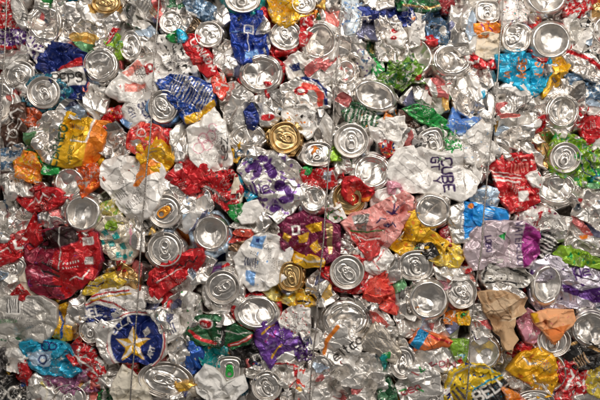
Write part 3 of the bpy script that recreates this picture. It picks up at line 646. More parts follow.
# second band, right
P('broad silver can with a grey mottled print panel', '496,90 510,83 530,87 545,97 542,116 534,136 512,139 497,131', 'w', 5, [('b', 'q', 519, 103, 15, 9, -8, 2.2), ('n', 'q', 3, .2)], lam=12)
P('ribbed silver edge under the mottled can', '497,128 520,126 533,124 531,139 516,148 497,143', 'S', 3, an=2, ang=20)
E('dented silver can bottom with a blue dot at right', 561, 112, 17, 18, -15, 'D', 7, .42, sk='538,92 560,82 582,91 586,112 578,134 548,132 539,116', bcr=.7)
P('silver shoulder above the blue dotted bottom', '560,80 580,83 584,101 570,99', 'S', 6, kind='scrap')
P('white silver fold at the right edge above the red and white can', '582,98 606,95 606,113 590,113', 'w', 4)
P('deep red and white rounded can at the right edge', '580,129 590,118 606,115 606,146 592,150 583,139', 'R', 6, [('p', 'W', '588,150 594,141 607,135 607,152')], cr=.6)
P('small dark red scrap left of the red and white can', '579,112 589,107 587,123 580,127', 'R', 3, kind='scrap')
P('gold brown curved can wall around a lid', '531,137 548,129 566,132 561,143 549,151 547,168 535,162', 'A', 2, [('n', 'G', 6, .12), ('p', 'Y', '528,138 536,139 537,144 529,142')], an=2)
P('green leafy can with blue scribbles at the right', '548,148 558,134 576,136 590,147 606,151 606,188 588,187 572,183 550,170', 'g', 4,
  [('n', 'G', 7, .42), ('l', 'B', 1.4, '580,162 584,172 592,178 600,182'), ('l', 'B', 1.4, '584,158 592,166 596,176'), ('l', 'c', 2, '590,186 593,178 600,174 606,172'), ('l', 'B', 1.2, '566,140 574,146 570,152'), ('n', 'f', 5, .34), ('n', 'y', 5, .2), ('n', 'w', 5, .27)], lam=9)
E('round silver lid in front of the green leafy can', 563, 158, 15.5, 15.5, 0, 'T', 10, .08, ta=110, body='g', ske=1.05)
P('silver lid-like curve above the red lettered can', '494,148 512,141 531,145 537,154 524,161 499,159', 'S', 4)
# ---- third band, left
P('silver wad with black specks at the left edge', '1,176 16,173 23,184 15,198 3,200', 'w', 2, [('n', 'K', 5, .22)])
P('leaf shaped silver fold above the red script can', '13,191 26,180 44,183 51,191 34,196 21,196', 'S', 3)
P('red crumple with white script beside a silver ring', '12,195 28,192 42,187 60,189 70,196 59,205 46,210 33,212 21,203', 'R', 6, [('l', 'W', 1.5, '30,206 36,198 40,203 45,193 49,197'), ('l', 'W', 1.2, '50,200 54,194 58,197'), ('n', 'r', 6, .15)], lam=9, wear=.06)
E('deep ringed silver can bottom above a larger bottom', 70, 183, 16, 17, 20, 'B', 5, .4)
P('flame orange crumple right of the ringed bottom', '77,164 86,165 96,165 105,180 95,187 84,198 79,181', (.68, .10, .012, .4), 6, [('n', 'w', 5, .28), ('n', 'O', 6, .25)], lam=10)
P('silver can tube slanting under the red script can', '39,215 52,205 67,197 72,207 65,223 50,228 41,225', 'S', 4, an=1.6)
E('large round silver can bottom with a yellow speck', 84, 213, 19.5, 19.5, 0, 'B', 8, .25, tilt=(.03, .05))
P('fan shaped silver fold left of the slanting tube', '11,219 22,208 35,210 29,223 21,238 12,236', 'S', 3)
P('white and navy piece at the left edge', '-5,205 8,201 15,212 13,241 -5,241', 'w', 2, [('p', 'B', '3,206 9,206 12,220 6,216'), ('n', 'd', 6, .25)])
P('red can with a white letter C at the left edge', '-5,256 3,244 14,236 30,228 34,212 39,226 41,241 30,250 16,260 -5,268', 'R', 5, [('l', 'W', 2.2, '27,240 20,236 15,241 18,248 26,247'), ('l', 'W', 1.4, '3,252 8,248 12,252'), ('n', 'W', 4, .06)], wear=.04, lam=10)
P('big black and red can with two white tags', '28,245 40,232 60,228 97,229 103,260 95,278 66,297 46,297 34,289 28,268', (.24, .010, .035, .4), 7,
  [('p', (.03, .012, .012, .4), '30,244 40,233 62,226 79,226 79,240 62,247 44,250'), ('n', (.05, .01, .02, .4), 7, .22),
  ('p', 'R', '54,252 79,241 77,226 82,226 99,234 103,258 96,278 66,299 54,280'), ('n', 'M', 7, .08), ('p', 'W', '82,238 95,236 95,244 83,246'), ('b', 'q', 89, 241, 4, 2, 5, 1.4), ('p', 'W', '86,257 94,256 94,264 87,264'), ('b', 'q', 90, 260, 3, 2, 5, 1.6),
   ('b', 'W', 74, 262, 9, 1.2, 8, 3), ('b', 'W', 72, 267, 8, .8, 8, 2.2), ('b', 'w2', 44, 240, 10, 1, 20, 2.6), ('l', 'W', 1.3, '70,280 78,276 84,278 90,270'), ('l', 'p', 1, '32,270 44,276 54,275'), ('l', 'K', 2, '44,262 52,266 60,271'), ('l', 'K', 2, '43,270 52,273 60,276'), ('l', 'w', 1.4, '62,226 60,240 62,250 61,268'), ('l', 'K', 2, '46,284 56,286 61,286')], cr=.6, lam=16, wear=.02)
P('pale green patterned scrap right of the large bottom', '103,204 115,199 123,212 123,223 105,219', 'y', 3, [('n', 'g', 5, .4), ('n', 'W', 4, .25)], kind='scrap')
P('can printed with teal diamonds on beige', '97,230 106,218 122,216 131,230 139,250 129,263 112,259 101,247', (.66, .58, .45, .5), 4,
  [('p', 't', '102,232 107,229 110,234 105,237'), ('p', 't', '112,235 118,232 121,238 115,240'), ('p', 't', '108,241 113,240 116,246 110,247'), ('p', 't', '119,244 125,242 127,249 121,250'), ('p', 't', '100,240 104,239 106,244 102,245'), ('p', 't', '116,252 121,252 122,257 117,258'), ('p', 't', '112,223 116,222 117,227 113,228'), ('p', 't', '122,256 127,253 129,258 125,260'), ('p', 't', '130,251 134,251 133,256 130,256'), ('n', 'W', 5, .12), ('p', 'p', '129,229 132,228 135,240 133,241')], cr=.7)
P('silver strip with a pink line by the second wire', '125,211 142,221 145,251 134,247 127,232', 'S', 3, [('l', 'p', 1.6, '131,226 132,244')], an=2, ang=80)
# third band 100-200
P('large white can with an orange splash and fine print', '100,170 106,161 124,157 146,157 161,164 167,176 161,197 153,213 142,221 127,215 113,199 103,185', 'W', 6,
  [('p', 'O', '134,186 139,170 146,158 162,163 158,172 146,177 140,187'), ('b', 'q', 121, 195, 6, 5, 38, 2.4), ('b', 'q', 134, 203, 9, 4, 42, 2), ('l', 'q', .8, '108,176 122,166'), ('l', 'q', .8, '120,190 144,176')], cr=.7, lam=18, wear=.02)
P('silver can with an arc of small black letters', '155,199 160,181 168,172 181,178 188,190 182,201 166,206', 'S', 4, [('t', 'K', 'SELTZER', 160.5, 197, 3.8, 92, .8, 13), ('l', 'K', .9, '157,196 158,186 164,176')], cr=.6, step=.55)
P('narrow black and white striped edge below the white splash can', '140,206 155,215 156,232 145,234', 'w', 3, [('b', 'K', 148, 220, 8, 8, 40, 5)], kind='scrap')
P('glossy red can with a white tag', '166,177 178,164 192,159 209,167 212,179 201,189 190,194 177,185', 'R', 7, [('p', 'W', '174,165 183,163 184,169 176,171'), ('b', 'q', 179, 167, 3, 2, 8, 1.4)], lam=12, wear=.03)
E('silver lid with an orange tab', 166, 211, 17, 17, 0, 'T', 9, .05, tab='otab', ta=140, tilt=(0, .03), ske=1.06)
E('clean silver lid just below the orange tabbed one', 166, 249, 17.5, 17.5, 0, 'T', 9, .06, ta=270, tilt=(.02, .03), ske=1.08)
P('silver and pale blue can wall right of the orange tab', '183,198 196,189 209,192 213,207 200,222 187,232 177,225', 'S', 5, [('n', 'b', 6, .14), ('p', 'l', '184,214 192,214 190,232 184,228')])
E('silver can bottom with blue edges in the centre left', 211, 233, 18.5, 19.5, 0, 'B', 8, .3, body='l', ske=1.1)
# third band 200-300
P('red and black crumpled can in the centre', '197,177 212,173 232,171 241,186 239,201 226,210 217,201 203,189', 'R', 5, [('n', 'K', 6, .25), ('l', 'K', 2.2, '204,188 214,190 226,202'), ('l', 'q', 2, '206,186 216,192 224,200')], lam=9)
P('narrow cream strip beside the red and black can', '235,175 242,180 242,201 234,208 231,205', 'e', 5, kind='scrap')
P('narrow blue strip left of the purple splashed can', '239,175 248,183 257,196 248,201 241,191', 'c', 5, [('n', 'w', 4, .25)], kind='scrap')
P('wide silver can splashed with purple and a script word', '239,172 244,160 262,152 283,153 297,164 307,176 303,197 293,211 278,222 269,215 261,201 249,187', 'w', 7,
  [('o', 'P', 254, 166, 6, 4, 20), ('o', 'P', 262, 158, 7, 3, -30), ('o', 'P', 272, 172, 5, 7, 20), ('o', 'P', 280, 186, 6, 6), ('o', 'P', 289, 193, 4, 9, 25), ('o', 'P', 275, 208, 6, 4, 15), ('o', 'P', 248, 170, 3, 3), ('o', 'P', 265, 200, 3, 2), ('o', 'P', 269, 163, 2, 6, -30),
   ('n', (.22, .12, .34, .5), 7, .26), ('o', 'P', 258, 172, 4, 7, -20), ('o', 'P', 284, 200, 5, 4), ('o', 'P', 268, 166, 5, 3), ('l', 'P', 2.5, '244,164 252,160 262,162'), ('l', 'P', 1.8, '251,186 254,195 258,193 253,182'), ('t', 'P', 'lie', 254, 196, 9.5, 18, 1.9), ('l', 'q', .7, '282,160 300,178'), ('l', 'q', .7, '278,161 296,181')], cr=.7, lam=15, wear=.03)
P('small green and red scrap under the red and black can', '223,208 242,204 241,222 233,218', 'G', 6, [('p', 'R', '222,206 227,207 228,216 222,214'), ('n', 'W', 4, .15)], kind='scrap', step=.5)
P('smooth white oval piece of can in the centre', '239,217 246,204 257,201 264,212 253,221 243,223', 'W', 8, cr=.12, lam=30, wear=-.2)
P('silver can rim under the smooth white oval', '234,223 264,212 272,222 264,230 246,232 230,226', 'S', 4)
P('rusty brown crumple right of the blue edged bottom', '227,236 240,227 253,230 253,241 240,253 229,247', (.32, .2, .12, .8), 2, [('n', 'K', 5, .2)], lam=7)
P('white can with a blue barcode strip', '235,258 246,242 262,233 284,239 292,252 285,277 268,288 252,290 241,279', 'W', 6,
  [('p', 'b', '254,236 266,236 262,249 250,246'), ('p', 'B', '257,238 260,238 259,243 256,242'), ('b', 'B', 251, 262, 6, 4.5, -6, 2), ('p', 'b', '246,270 256,272 254,286 246,280'), ('n', 'b', 5, .06)], cr=.6, lam=16, wear=.02)
P('plain silver fold above the blue barcode can', '264,222 280,226 286,240 268,239 251,231', 'S', 3)
# third band 300-400
E('crushed silver bottom on the third wire below the red patch', 313, 199, 14, 15, 0, 'D', 6, .42, ta=0)
P('red patch with pale print under the squashed lid', '301,171 322,169 341,168 343,181 330,187 305,187', 'R', 5, [('p', 'l', '323,172 332,171 330,182 324,180'), ('p', 'W', '332,170 340,174 336,180'), ('n', 'W', 5, .1)])
E('gold lid half covered by a red flap', 349, 198, 16.5, 17, 0, 'O', 7, .15, mat='gold', body='w', tab='bare', ta=190)
P('glossy red flap folded over the gold lid', '343,191 346,177 355,178 372,192 367,201 354,204 345,199', 'R', 12, [('p', 'C', '347,186 360,188 358,202 346,199'), ('p', 'O', '361,198 370,196 368,206 362,205')], wear=.03)
E('silver can bottom above the gold lid', 371, 172, 19.5, 18.5, 0, 'D', 8, .32, ske=1.08)
P('white crumpled fold right of the red flap', '371,195 392,186 399,192 391,207 376,212 371,203', 'W', 6)
P('pink can with navy brush marks and a red base', '342,223 352,214 368,211 386,200 402,193 413,197 411,211 398,234 382,250 369,259 354,240', (.80, .34, .31, .12), 9,
  [('p', 's', '351,216 369,213 365,232 356,229'), ('p', (.62, .05, .05, .3), '346,226 356,232 366,238 380,236 384,248 374,264 362,258'), ('n', (.62, .05, .05, .3), 6, .06), ('l', 'W', 1.2, '352,234 366,240 380,238'), ('l', 'G', 1.6, '350,231 366,232 384,230'), ('l', 'v', 1.9, '386,211 392,214 398,207'), ('l', 'v', 1.9, '394,203 392,213 397,214'), ('l', 'v', 1.8, '384,224 388,227 392,222 394,226'), ('l', 'v', 1.6, '376,222 380,218 384,219'), ('o', 'v', 386, 225, 2.6, 1.8), ('l', 'R', 1.2, '370,230 378,226 388,232'), ('b', 'v', 402, 204, 4, 1, 40, 1.8)], cr=.85, lam=11, wear=.08)
P('maroon can with yellow fruit pieces', '278,226 290,216 304,213 326,221 339,226 339,255 324,264 300,263 282,247', 'm', 6,
  [('p', 'Y', '305,226 322,221 321,230 312,233'), ('p', 'Y', '298,236 309,232 307,242 299,243'), ('p', 'Y', '310,246 317,239 321,249 315,253'), ('p', 'Y', '284,232 291,236 288,242 283,238'), ('p', 'T', '326,223 332,224 332,254 328,254'), ('p', 'W', '291,226 300,225 300,234 292,235'), ('p', 'm', '293,228 298,227 298,232 294,233'), ('n', 'p', 3, .05)], cr=.6, wear=.03)
P('wavy yellow strip under the maroon can', '291,250 304,255 325,257 323,266 306,266 295,262', 'Y', 7, [('l', 'e', 2, '296,256 308,261 324,260')], kind='scrap')
P('silver can side between maroon and pink cans', '333,228 348,230 363,244 357,254 340,252', 'S', 4)
P('white red-lined silver fold under the pink can', '361,252 384,244 392,258 381,276 366,270', 'W', 5, [('l', 'R', 1.4, '366,254 378,268'), ('l', 'R', 1.2, '384,250 376,262')])
P('green and red flecked scrap by the third wire', '327,206 338,203 346,218 330,222', 'W', 5, [('n', 'R', 5, .4), ('n', 'G', 5, .3)], kind='scrap', step=.5)
E('silver can bottom between the pink and yellow cans', 396, 224, 12, 19, -10, 'B', 0, .3)
# third band 400-500
P('broad white can with dark purple block letters', '386,176 390,163 398,149 414,147 436,153 456,151 473,161 479,178 473,193 458,201 444,195 430,192 404,192', 'W', 8,
  [('t', 'v', 'CUBE', 441, 159, 9.6, -86, 2.4), ('t', 'v', 'GT Y', 430.5, 158, 7.5, -84, 1.9), ('t', 'q', 'NOON', 456.5, 168, 3.6, -88, .7), ('t', 'q', 'WHIP', 453, 178, 3.2, -88, .6),
   ('l', 'q', .6, '396,160 428,186'), ('l', 'q', .6, '402,156 428,176'), ('l', 'q', .6, '408,152 428,166'), ('l', 'q', .6, '394,168 420,188'), ('o', 'w', 468, 184, 7, 10)], cr=.3, lam=24, wear=-.1)
E('silver can bottom below the purple lettering', 431, 211, 18.5, 18.5, 10, 'B', 10, .5, ske=1.08)
P('wide yellow can crumpled under the silver bottom', '390,247 408,213 416,211 428,230 447,242 441,253 420,252 402,254', 'Y', 6, [('n', 'O', 8, .2)], lam=12, wear=.02)
P('yellow can with black print left of the mauve can', '426,251 440,242 457,246 464,256 457,266 440,266 430,260', (.8, .55, .06, .35), 7, [('n', 'K', 6, .18), ('n', 'W', 4, .1)], lam=9)
P('small black and white scrap between two yellow cans', '417,246 430,243 437,253 426,258', 'K', 8, [('n', 'W', 5, .3)], kind='scrap', step=.5)
P('white and bright blue can with fine white text', '449,222 452,208 464,202 486,205 508,211 506,225 482,228 466,242 453,242', 'w', 5,
  [('p', (.01, .25, .66, .3), '463,200 509,210 507,226 481,229 463,240'), ('o', 'O', 470, 206, 3, 2.4), ('b', 'l', 488, 214, 14, 5, 78, 2.4), ('l', 'B', .9, '462,226 480,228')], cr=.5, wear=.02)
P('silver fold above the bright blue can', '464,166 474,150 491,161 489,173 480,182 472,170', 'S', 4)
P('pale blue foil piece crossed by the fourth wire', '468,197 484,187 502,190 497,205 480,206', 'l', 4, [('n', 'W', 5, .35), ('n', 'K', 4, .1)])
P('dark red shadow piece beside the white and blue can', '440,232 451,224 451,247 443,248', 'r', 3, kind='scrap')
P('mauve can with dark vertical lettering and a magenta side', '462,251 470,232 484,221 504,221 525,221 538,232 539,253 527,268 506,266 488,268 471,270', 'L', 8,
  [('t', 'v', 'WATERLOO', 514, 222, 6, -87, 1.3), ('t', 'v', 'LOBO', 484, 236, 4.5, -86, 1.6), ('p', 'M', '523,222 540,232 540,255 522,268 520,246'), ('n', 'W', 5, .05), ('p', 'G', '496,236 504,231 503,240'), ('l', 'w', .8, '508,226 509,262')], cr=.6, lam=16, wear=.03, ej=.55)
# third band right
P('red can with creamy wavy lines right of the fourth wire', '491,164 500,156 530,153 537,176 537,201 524,208 510,212 499,196', 'R', 6,
  [('n', 'k', 5, .25), ('b', 'W', 506, 178, 5, 14, 84, 5), ('b', 'k', 520, 168, 9, 5, 8, 3), ('p', 'W', '516,192 526,190 528,200 518,202'), ('n', 'W', 3, .1)], cr=.6, wear=.03)
E('big silver bottom under the leafy can lid', 556, 189, 21, 17, 0, 'D', 5, .4)
P('white silver knob beside the creamy lined red can', '525,176 536,171 542,180 535,190', 'W', 8, kind='scrap')
P('white crumple with red and blue strokes', '516,214 534,207 549,210 558,218 549,228 528,230 514,223', 'W', 5, [('n', 'R', 5, .3), ('n', 'B', 5, .14), ('l', 'R', 2, '540,212 536,226')], lam=9)
P('silver white fold under the red and blue strokes', '537,227 556,216 575,219 573,233 556,242 539,242', 'w', 4)
P('large silver can with orange flecks at the right edge', '572,214 588,194 606,191 606,244 590,246 574,236', 'w', 7, [('n', 'O', 4, .04), ('p', 'O', '578,236 586,234 588,238 580,239')], lam=15)
P('silver fold with a small red spot', '564,197 580,189 594,196 578,208', 'S', 6, [('o', 'R', 578, 200, 3.6, 2.4)], kind='scrap')
P('silver strip under the green leafy can', '574,186 600,185 606,192 606,198 586,200', 'S', 3, kind='scrap')
P('black and white striped corner right of the mauve can', '532,238 548,233 558,248 540,258', 'K', 3, [('b', 'W', 545, 245, 12, 8, 60, 4)], kind='scrap')
# ---- fourth band, left
E('tilted silver lid under the red letter C', 13, 268, 15, 11.5, 15, 'T', 5, .5)
P('pale silver crumple above the barcode can', '-5,268 10,271 24,284 22,298 -5,299', 'w', 4)
P('bone coloured plastic fold beside the black and red can', '21,279 28,271 35,282 42,296 29,294', 'e', 5, kind='plastic', mat='paper', cr=.5)
P('narrow red sliver above the barcode can', '11,295 22,285 36,297 24,300', 'R', 6, kind='scrap')
P('flattened grey silver can with a black barcode', '-5,297 20,295 45,297 57,306 57,329 45,342 24,340 10,334 -5,332', 'w2', 8,
  [('p', 'W', '9,299 23,297 23,313 9,313'), ('b', 'K', 16, 305, 7, 7, 2, 2.2), ('b', 'q', 34, 306, 9, 9, 60, 2.6), ('t', 'G', 'CERVEZA', 0, 322, 3.2, 1, .6), ('b', 'q', 12, 317, 14, 1.2, 0, 2.4)], cr=.35, lam=18, wear=.03)
P('yellow torn piece with a blue line', '54,308 66,305 73,316 71,339 58,343 52,331', 'Y', 4, [('l', 'U', 2.2, '58,310 64,322 62,338')])
P('tan silver piece between yellow and small lid', '68,316 79,311 85,326 81,342 70,339', (.6, .45, .3, .7), 3, [('n', 'O', 5, .15)])
E('small silver lid left of the star can', 92, 330, 12.5, 13, 0, 'T', 5, .35)
P('dull yellow can side above the blue banded white can', '82,294 94,280 113,273 126,282 114,292 94,295', (.62, .42, .03, .4), 4, [('l', 'B', 1.4, '88,284 98,286 104,282')])
P('gold can rim bent by the second wire', '104,272 124,263 139,276 140,289 130,293 124,282', 'T', 4, kind='scrap')
P('white oval can with a blue band, red arc and white letters', '81,318 88,301 104,291 124,287 142,293 144,307 130,316 108,320 95,328', 'W', 6,
  [('p', 'B', '80,322 84,308 98,304 116,308 128,316 100,322'), ('l', 'R', 2, '84,306 98,299 114,302 130,312'), ('l', 'R', 2, '92,296 108,292 130,290'), ('l', 'Y', 1.6, '92,300 110,296 132,293'), ('t', 'W', 'BEL', 84, 318, 7.5, 10, 1.9)], cr=.5)
P('curved silver wall left of the blue banded can', '70,301 84,297 86,318 77,328 69,317', 'S', 4)
# fourth band 100-200
P('long red can lying slantwise with black script', '149,283 152,271 170,261 188,251 202,249 204,262 190,275 172,287 160,298 153,296', 'R', 7,
  [('l', 'K', 1.6, '176,268 180,264 184,267 188,260 194,262 198,256'), ('n', 'K', 4, .08), ('l', 'w', 1, '158,282 184,266'), ('l', 'r', 2, '154,280 176,264')], cr=.6, lam=12, ang=35, wear=.03)
P('silver can under the long slanting red can', '168,288 192,274 194,287 178,298', 'S', 3)
P('silver fold with a navy speck on the second wire', '138,288 154,288 162,300 151,312 138,306', 'S', 3, [('o', 'B', 144, 304, 4, 3)])
P('silver can with black and green flecks left of the centre lid', '158,318 170,300 184,290 200,298 202,319 187,328 169,328', 'w', 4, [('n', 'K', 5, .16), ('n', 'G', 5, .1)])
P('silver shoulder above the round centre lid', '188,270 204,255 216,261 205,281 191,285', 'S', 4)
P('round beer can end with a gold star on blue', '99,345 97,328 107,315 120,310 141,310 157,317 166,332 166,353 153,364 140,360 124,360 109,362', 'w', 8,
  [('o', 'R', 137, 341, 30, 30), ('o', 'W', 137, 341, 28.6, 28.8), ('o', 'B', 138, 341, 26.6, 27), ('p', 'w', '86,345 92,318 112,308 119,317 110,332 107,346 113,358 98,368'), ('s', 'Y', 134, 344, 18.5, 7.6, 92), ('p', 'W', '134,343 133.5,326.5 129.5,337.5'), ('p', 'W', '134,343 116.5,338.5 127,345'), ('p', 'W', '134,343 123,358 133,351'), ('p', 'W', '134,343 145,358 141,347'), ('p', 'W', '134,343 151,338.5 138.5,337.5'),
   ('t', 'W', 'ELLA', 115.5, 334, 6.2, 52, 1.5, 13), ('p', 'w', '143,331 148,326 151,331 146,337'), ('b', 'q', 147, 331, 4, 2, 45, 1.6), ('t', 'W', 'ART', 152, 357, 5, 60, 1.2, -12)], cr=.35, lam=22, wear=.02)
P('white can with orange splash marks right of the star can', '147,311 164,309 177,318 180,335 168,342 160,327', 'W', 5, [('n', 'O', 5, .22), ('b', 'B', 172, 328, 5, 5, 20, 3)])
# fourth band 200-300
E('round silver lid in a crumpled can at lower centre', 223, 287, 17.5, 17.5, 0, 'T', 8, .15, sk='202,272 220,262 240,268 246,290 240,309 214,314 202,300', ta=330, body='w',
  ops=[('l', 'R', 3, '206,278 216,268 230,264 240,266')])
E('gold lid squeezed square right of the blue barcode can', 291, 276, 11.5, 15, -5, 'T', 7, .2, mat='gold', body='T', sq=.5, ta=60, tab='gold')
P('pale yellow green folded strip below the square gold lid', '262,291 282,285 302,290 306,303 288,304 271,298', 'y', 6, [('n', 'Y', 6, .4)])
E('wide oval silver bottom edged in red', 257, 312, 23, 17.5, 0, 'D', 8, .25, body='R', ske=1.05)
P('white can with red speckles right of the red edged bottom', '279,318 292,307 308,303 310,336 296,346 285,337', 'W', 5, [('n', 'R', 3.2, .22)], lam=10)
P('silver flaps above the dark green can', '202,313 226,312 236,323 214,326', 'S', 4, [('l', 'R', 1.6, '196,314 210,314'), ('n', 'G', 4, .12)])
# fourth band 300-400
E('clean round silver lid in a bright red can', 346.5, 271.5, 17.5, 17.5, 0, 'T', 10, .05, sk='320,268 330,251 352,251 370,262 382,278 373,290 350,294 327,287', body='R', ta=45, tilt=(0, .03),
  ops=[('l', 'W', 1.6, '366,282 370,274 374,280'), ('n', 'w', 5, .08)])
P('silver folded body left of the red framed lid', '306,283 318,271 329,284 338,297 324,306 309,301', 'S', 4)
P('yellow and black strip under the square gold lid', '296,293 310,298 320,305 300,306', 'Y', 5, [('l', 'K', 2, '298,300 310,302')], kind='scrap')
E('large shallow silver bowl bottom at lower centre right', 346, 319, 24, 19, 0, 'D', 5, .4, body='w')
P('glossy orange red crumple right of the red framed lid', '369,281 386,271 392,290 396,314 384,310 373,301 363,297', 'C', 6, [('n', 'R', 7, .35)], wear=.02)
P('tall silver can wall right of the orange red crumple', '385,263 398,252 404,280 406,312 397,323 388,302', 'S', 5, an=1.8, ang=85)
P('silver crumple with dark folds below the orange red one', '354,296 370,299 384,310 394,324 377,328 363,316', 'w', 6, [('n', 'D', 6, .25)])
# fourth band 400-500
E('squarish silver lid under the wide yellow can', 415, 265, 17.5, 15.5, 5, 'T', 8, .35, sq=.35, ta=80)
E('large round silver ring bottom below the squarish lid', 428, 299, 20.5, 21, 0, 'B', 10, .25, ske=1.05, tilt=(.02, .02))
E('crumpled silver lid left of the cardboard', 461, 292, 15.5, 16.5, 0, 'T', 7, .6, body='k')
P('silver and orange fold above the crumpled lid', '432,265 446,261 471,271 477,286 456,282 439,279', 'w', 6, [('n', 'O', 5, .12)])
P('small red and white scrap below the mauve can', '455,262 456,255 468,258 470,271 458,272', 'R', 6, [('n', 'W', 5, .4)], kind='scrap', step=.5)
P('black framed grey can under the mauve can', '479,271 486,256 504,261 522,269 532,278 521,287 500,286 483,283', 'w2', 7,
  [('l', 'K', 3, '482,278 486,262 506,266 526,276'), ('l', 'K', 2, '484,282 504,281 522,284'), ('n', 'K', 4, .2), ('o', 'W', 497, 274, 4, 3)], cr=.6)
P('silver ridge above the cardboard', '484,283 502,283 520,290 526,298 505,295 488,291', 'S', 9, kind='scrap', cr=.6)
P('folded brown cardboard torn to a point', '476,292 489,289 506,291 527,298 522,306 525,311 514,317 511,328 516,338 510,344 508,352 501,347 499,336 492,330 490,320 483,312', 'n', 12,
  [('b', (.34, .20, .10, 0), 500, 300, 22, 12, 40, 6), ('p', (.68, .48, .30, 0), '482,304 500,296 522,300 512,316 496,322'), ('l', (.30, .17, .09, 0), 1, '484,300 500,318'), ('l', (.30, .17, .09, 0), 1, '492,296 508,316'), ('l', (.74, .58, .40, 0), 1.4, '494,322 516,316'), ('n', (.72, .54, .36, 0), 5, .12)], kind='card', mat='paper', cr=1.1, lam=26, wear=-.3, ej=.2, edge=1, deep=3)
P('white silver twist left of the ring bottom', '399,288 410,290 418,310 413,320 401,313', 'w', 5, [('n', 'O', 5, .15)], kind='scrap')
P('small orange and white scrap under the ring bottom', '444,314 458,311 457,323 445,323', 'O', 6, [('n', 'W', 5, .35)], kind='scrap', step=.5)
P('small yellow and green scrap left of the fourth wire', '457,314 468,311 468,323 459,323', 'Y', 6, [('n', 'G', 5, .4)], kind='scrap', step=.5)
P('white can with dark red words left of the cardboard', '472,316 486,320 492,338 478,344 470,332', 'w', 5, [('t', 'R', 'THE', 474, 327, 4.5, 15, 1), ('n', 'r', 5, .15)])
# fourth band right
E('upright oval silver bottom by the purple can', 545, 284, 16, 22, -10, 'B', 10, .3, ske=1.06)
P('silver lavender can with purple swirl and script', '530,264 548,255 562,259 580,265 606,276 606,302 588,310 566,306 540,312 530,302', (.60, .55, .62, .8), 5,
  [('p', 'P', '560,284 570,285 580,291 592,288 606,283 606,305 592,302 578,296 562,292'), ('n', 'P', 6, .12), ('l', 'P', 2, '572,268 577,262 573,274 580,276'), ('t', 'P', 'lie', 572, 280, 10, 20, 2)], cr=.6, wear=.04)
P('bright green ribbon above the purple swirl can', '554,254 562,245 577,251 606,261 606,270 586,266 566,263', 'g', 7, [('n', 'G', 7, .3)], wear=.03, cr=.7)
E('low silver bottom with colour specks at the right edge', 590, 246, 23, 11, -4, 'D', 6, .35)
P('pink fold beside the orange paper', '518,322 528,309 540,319 536,341 525,344', 'p', 7, [('n', 'W', 5, .12)], kind='scrap')
P('translucent looking orange paper folded to a point', '529,313 546,308 571,309 574,320 561,331 551,343 541,331 531,321', (.86, .42, .20, 0), 14,
  [('p', 'Y', '528,311 535,312 536,320 531,322'), ('p', (.75, .22, .05, 0), '540,328 566,322 551,343'), ('n', 'k', 6, .12)], kind='paper', mat='paper', cr=.8, lam=18, wear=-.3, ej=.2, edge=1, deep=3)
E('round silver lid partly under the orange paper', 552, 340, 17, 16, 0, 'T', 8, .08, ta=100)
E('large dented silver bottom at the lower right edge', 590, 328, 21, 19, -15, 'D', 8, .35)
P('pale silver fold above the strip of blue, orange and red', '398,323 414,317 432,320 434,332 416,337 400,334', 'w', 3)
P('white silver crease left of the small yellow and green scrap', '428,320 446,319 458,324 456,338 436,335', 'w', 3)
P('dull silver crease between teal diamonds and gold rim', '97,259 112,260 134,262 150,266 152,278 140,282 122,268 104,272', 'S', -2)
P('narrow silver edge left of the blue barcode can', '226,252 240,253 244,264 230,264', 'w', 2, kind='scrap')
P('silver crease above the white can with dark red words', '468,304 482,305 487,318 472,321', 'w', 3, kind='scrap')
P('small silver fold left of the upper gold flap', '334,161 348,158 351,170 338,174', 'w', 2, kind='scrap')
P('dull silver fold left of the yellow swirl can', '498,350 510,347 511,370 499,374', 's', 3, kind='scrap')
P('silver crease right of the lime crumple', '424,80 438,78 450,84 448,98 434,94', 'w', 0)
P('small silver crease above the oval tilted bottom', '360,78 374,76 380,86 366,88', 'w', 0, kind='scrap')
P('thin silver ledge left of the round beer can end', '99,359 118,361 122,374 104,374', 's', 2, kind='scrap')
# ---- bottom band, left
P('smoky silver bottle shaped wall at the left edge', '-5,330 12,337 36,345 45,353 28,358 -5,352', 'w2', 5, [('n', 'f', 7, .2)], cr=.5)
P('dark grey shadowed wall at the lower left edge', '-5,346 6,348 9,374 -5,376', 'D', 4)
P('white and tan scrap beside the pale blue can', '7,352 20,349 30,362 22,372 9,370', 'W', 6, [('n', 'n', 7, .25)], kind='scrap')
P('red crumpled scrap above the black corner can', '15,367 26,361 31,372 29,384 19,378', 'R', 7, [('n', 'w', 5, .12)], kind='scrap')
P('black can with silver loops in the lower left corner', '-5,377 10,368 25,380 33,394 35,405 -5,405', 'K', 6, [('r', 'w2', 16, 392, 6, 2), ('l', 'w2', 2, '2,384 8,390 4,398'), ('r', 'w2', 26, 398, 4, 1.5), ('o', 'U', 24, 384, 3, 2)])
P('turquoise can with blue ring letters and a white star', '23,342 38,339 66,343 72,351 74,362 82,370 72,376 56,374 40,370 27,363', 'c', 7,
  [('p', 'l', '28,352 54,350 52,366 34,364'), ('r', 'B', 47, 345, 4.5, 1.8), ('r', 'B', 55, 345, 3.5, 1.6), ('r', 'B', 45, 358, 4, 1.4), ('o', 'W', 45, 359, 2.4, 1.6), ('s', 'W', 63, 358, 3.2, 1.2, 90), ('n', 'w', 4, .08)], lam=9, wear=.03)
P('red and silver can streaked diagonally left of the star', '65,350 78,341 93,350 104,366 107,382 98,382 90,375 79,366', 'R', 6, [('n', 'w', 6, .35), ('l', 'W', 2, '72,350 86,362 98,374')])
P('mauve pink foil above the bottom lid', '41,374 58,371 80,370 94,374 96,391 76,394 55,393', (.33, .12, .24, .6), 4, [('n', 'p', 5, .2)], lam=8)
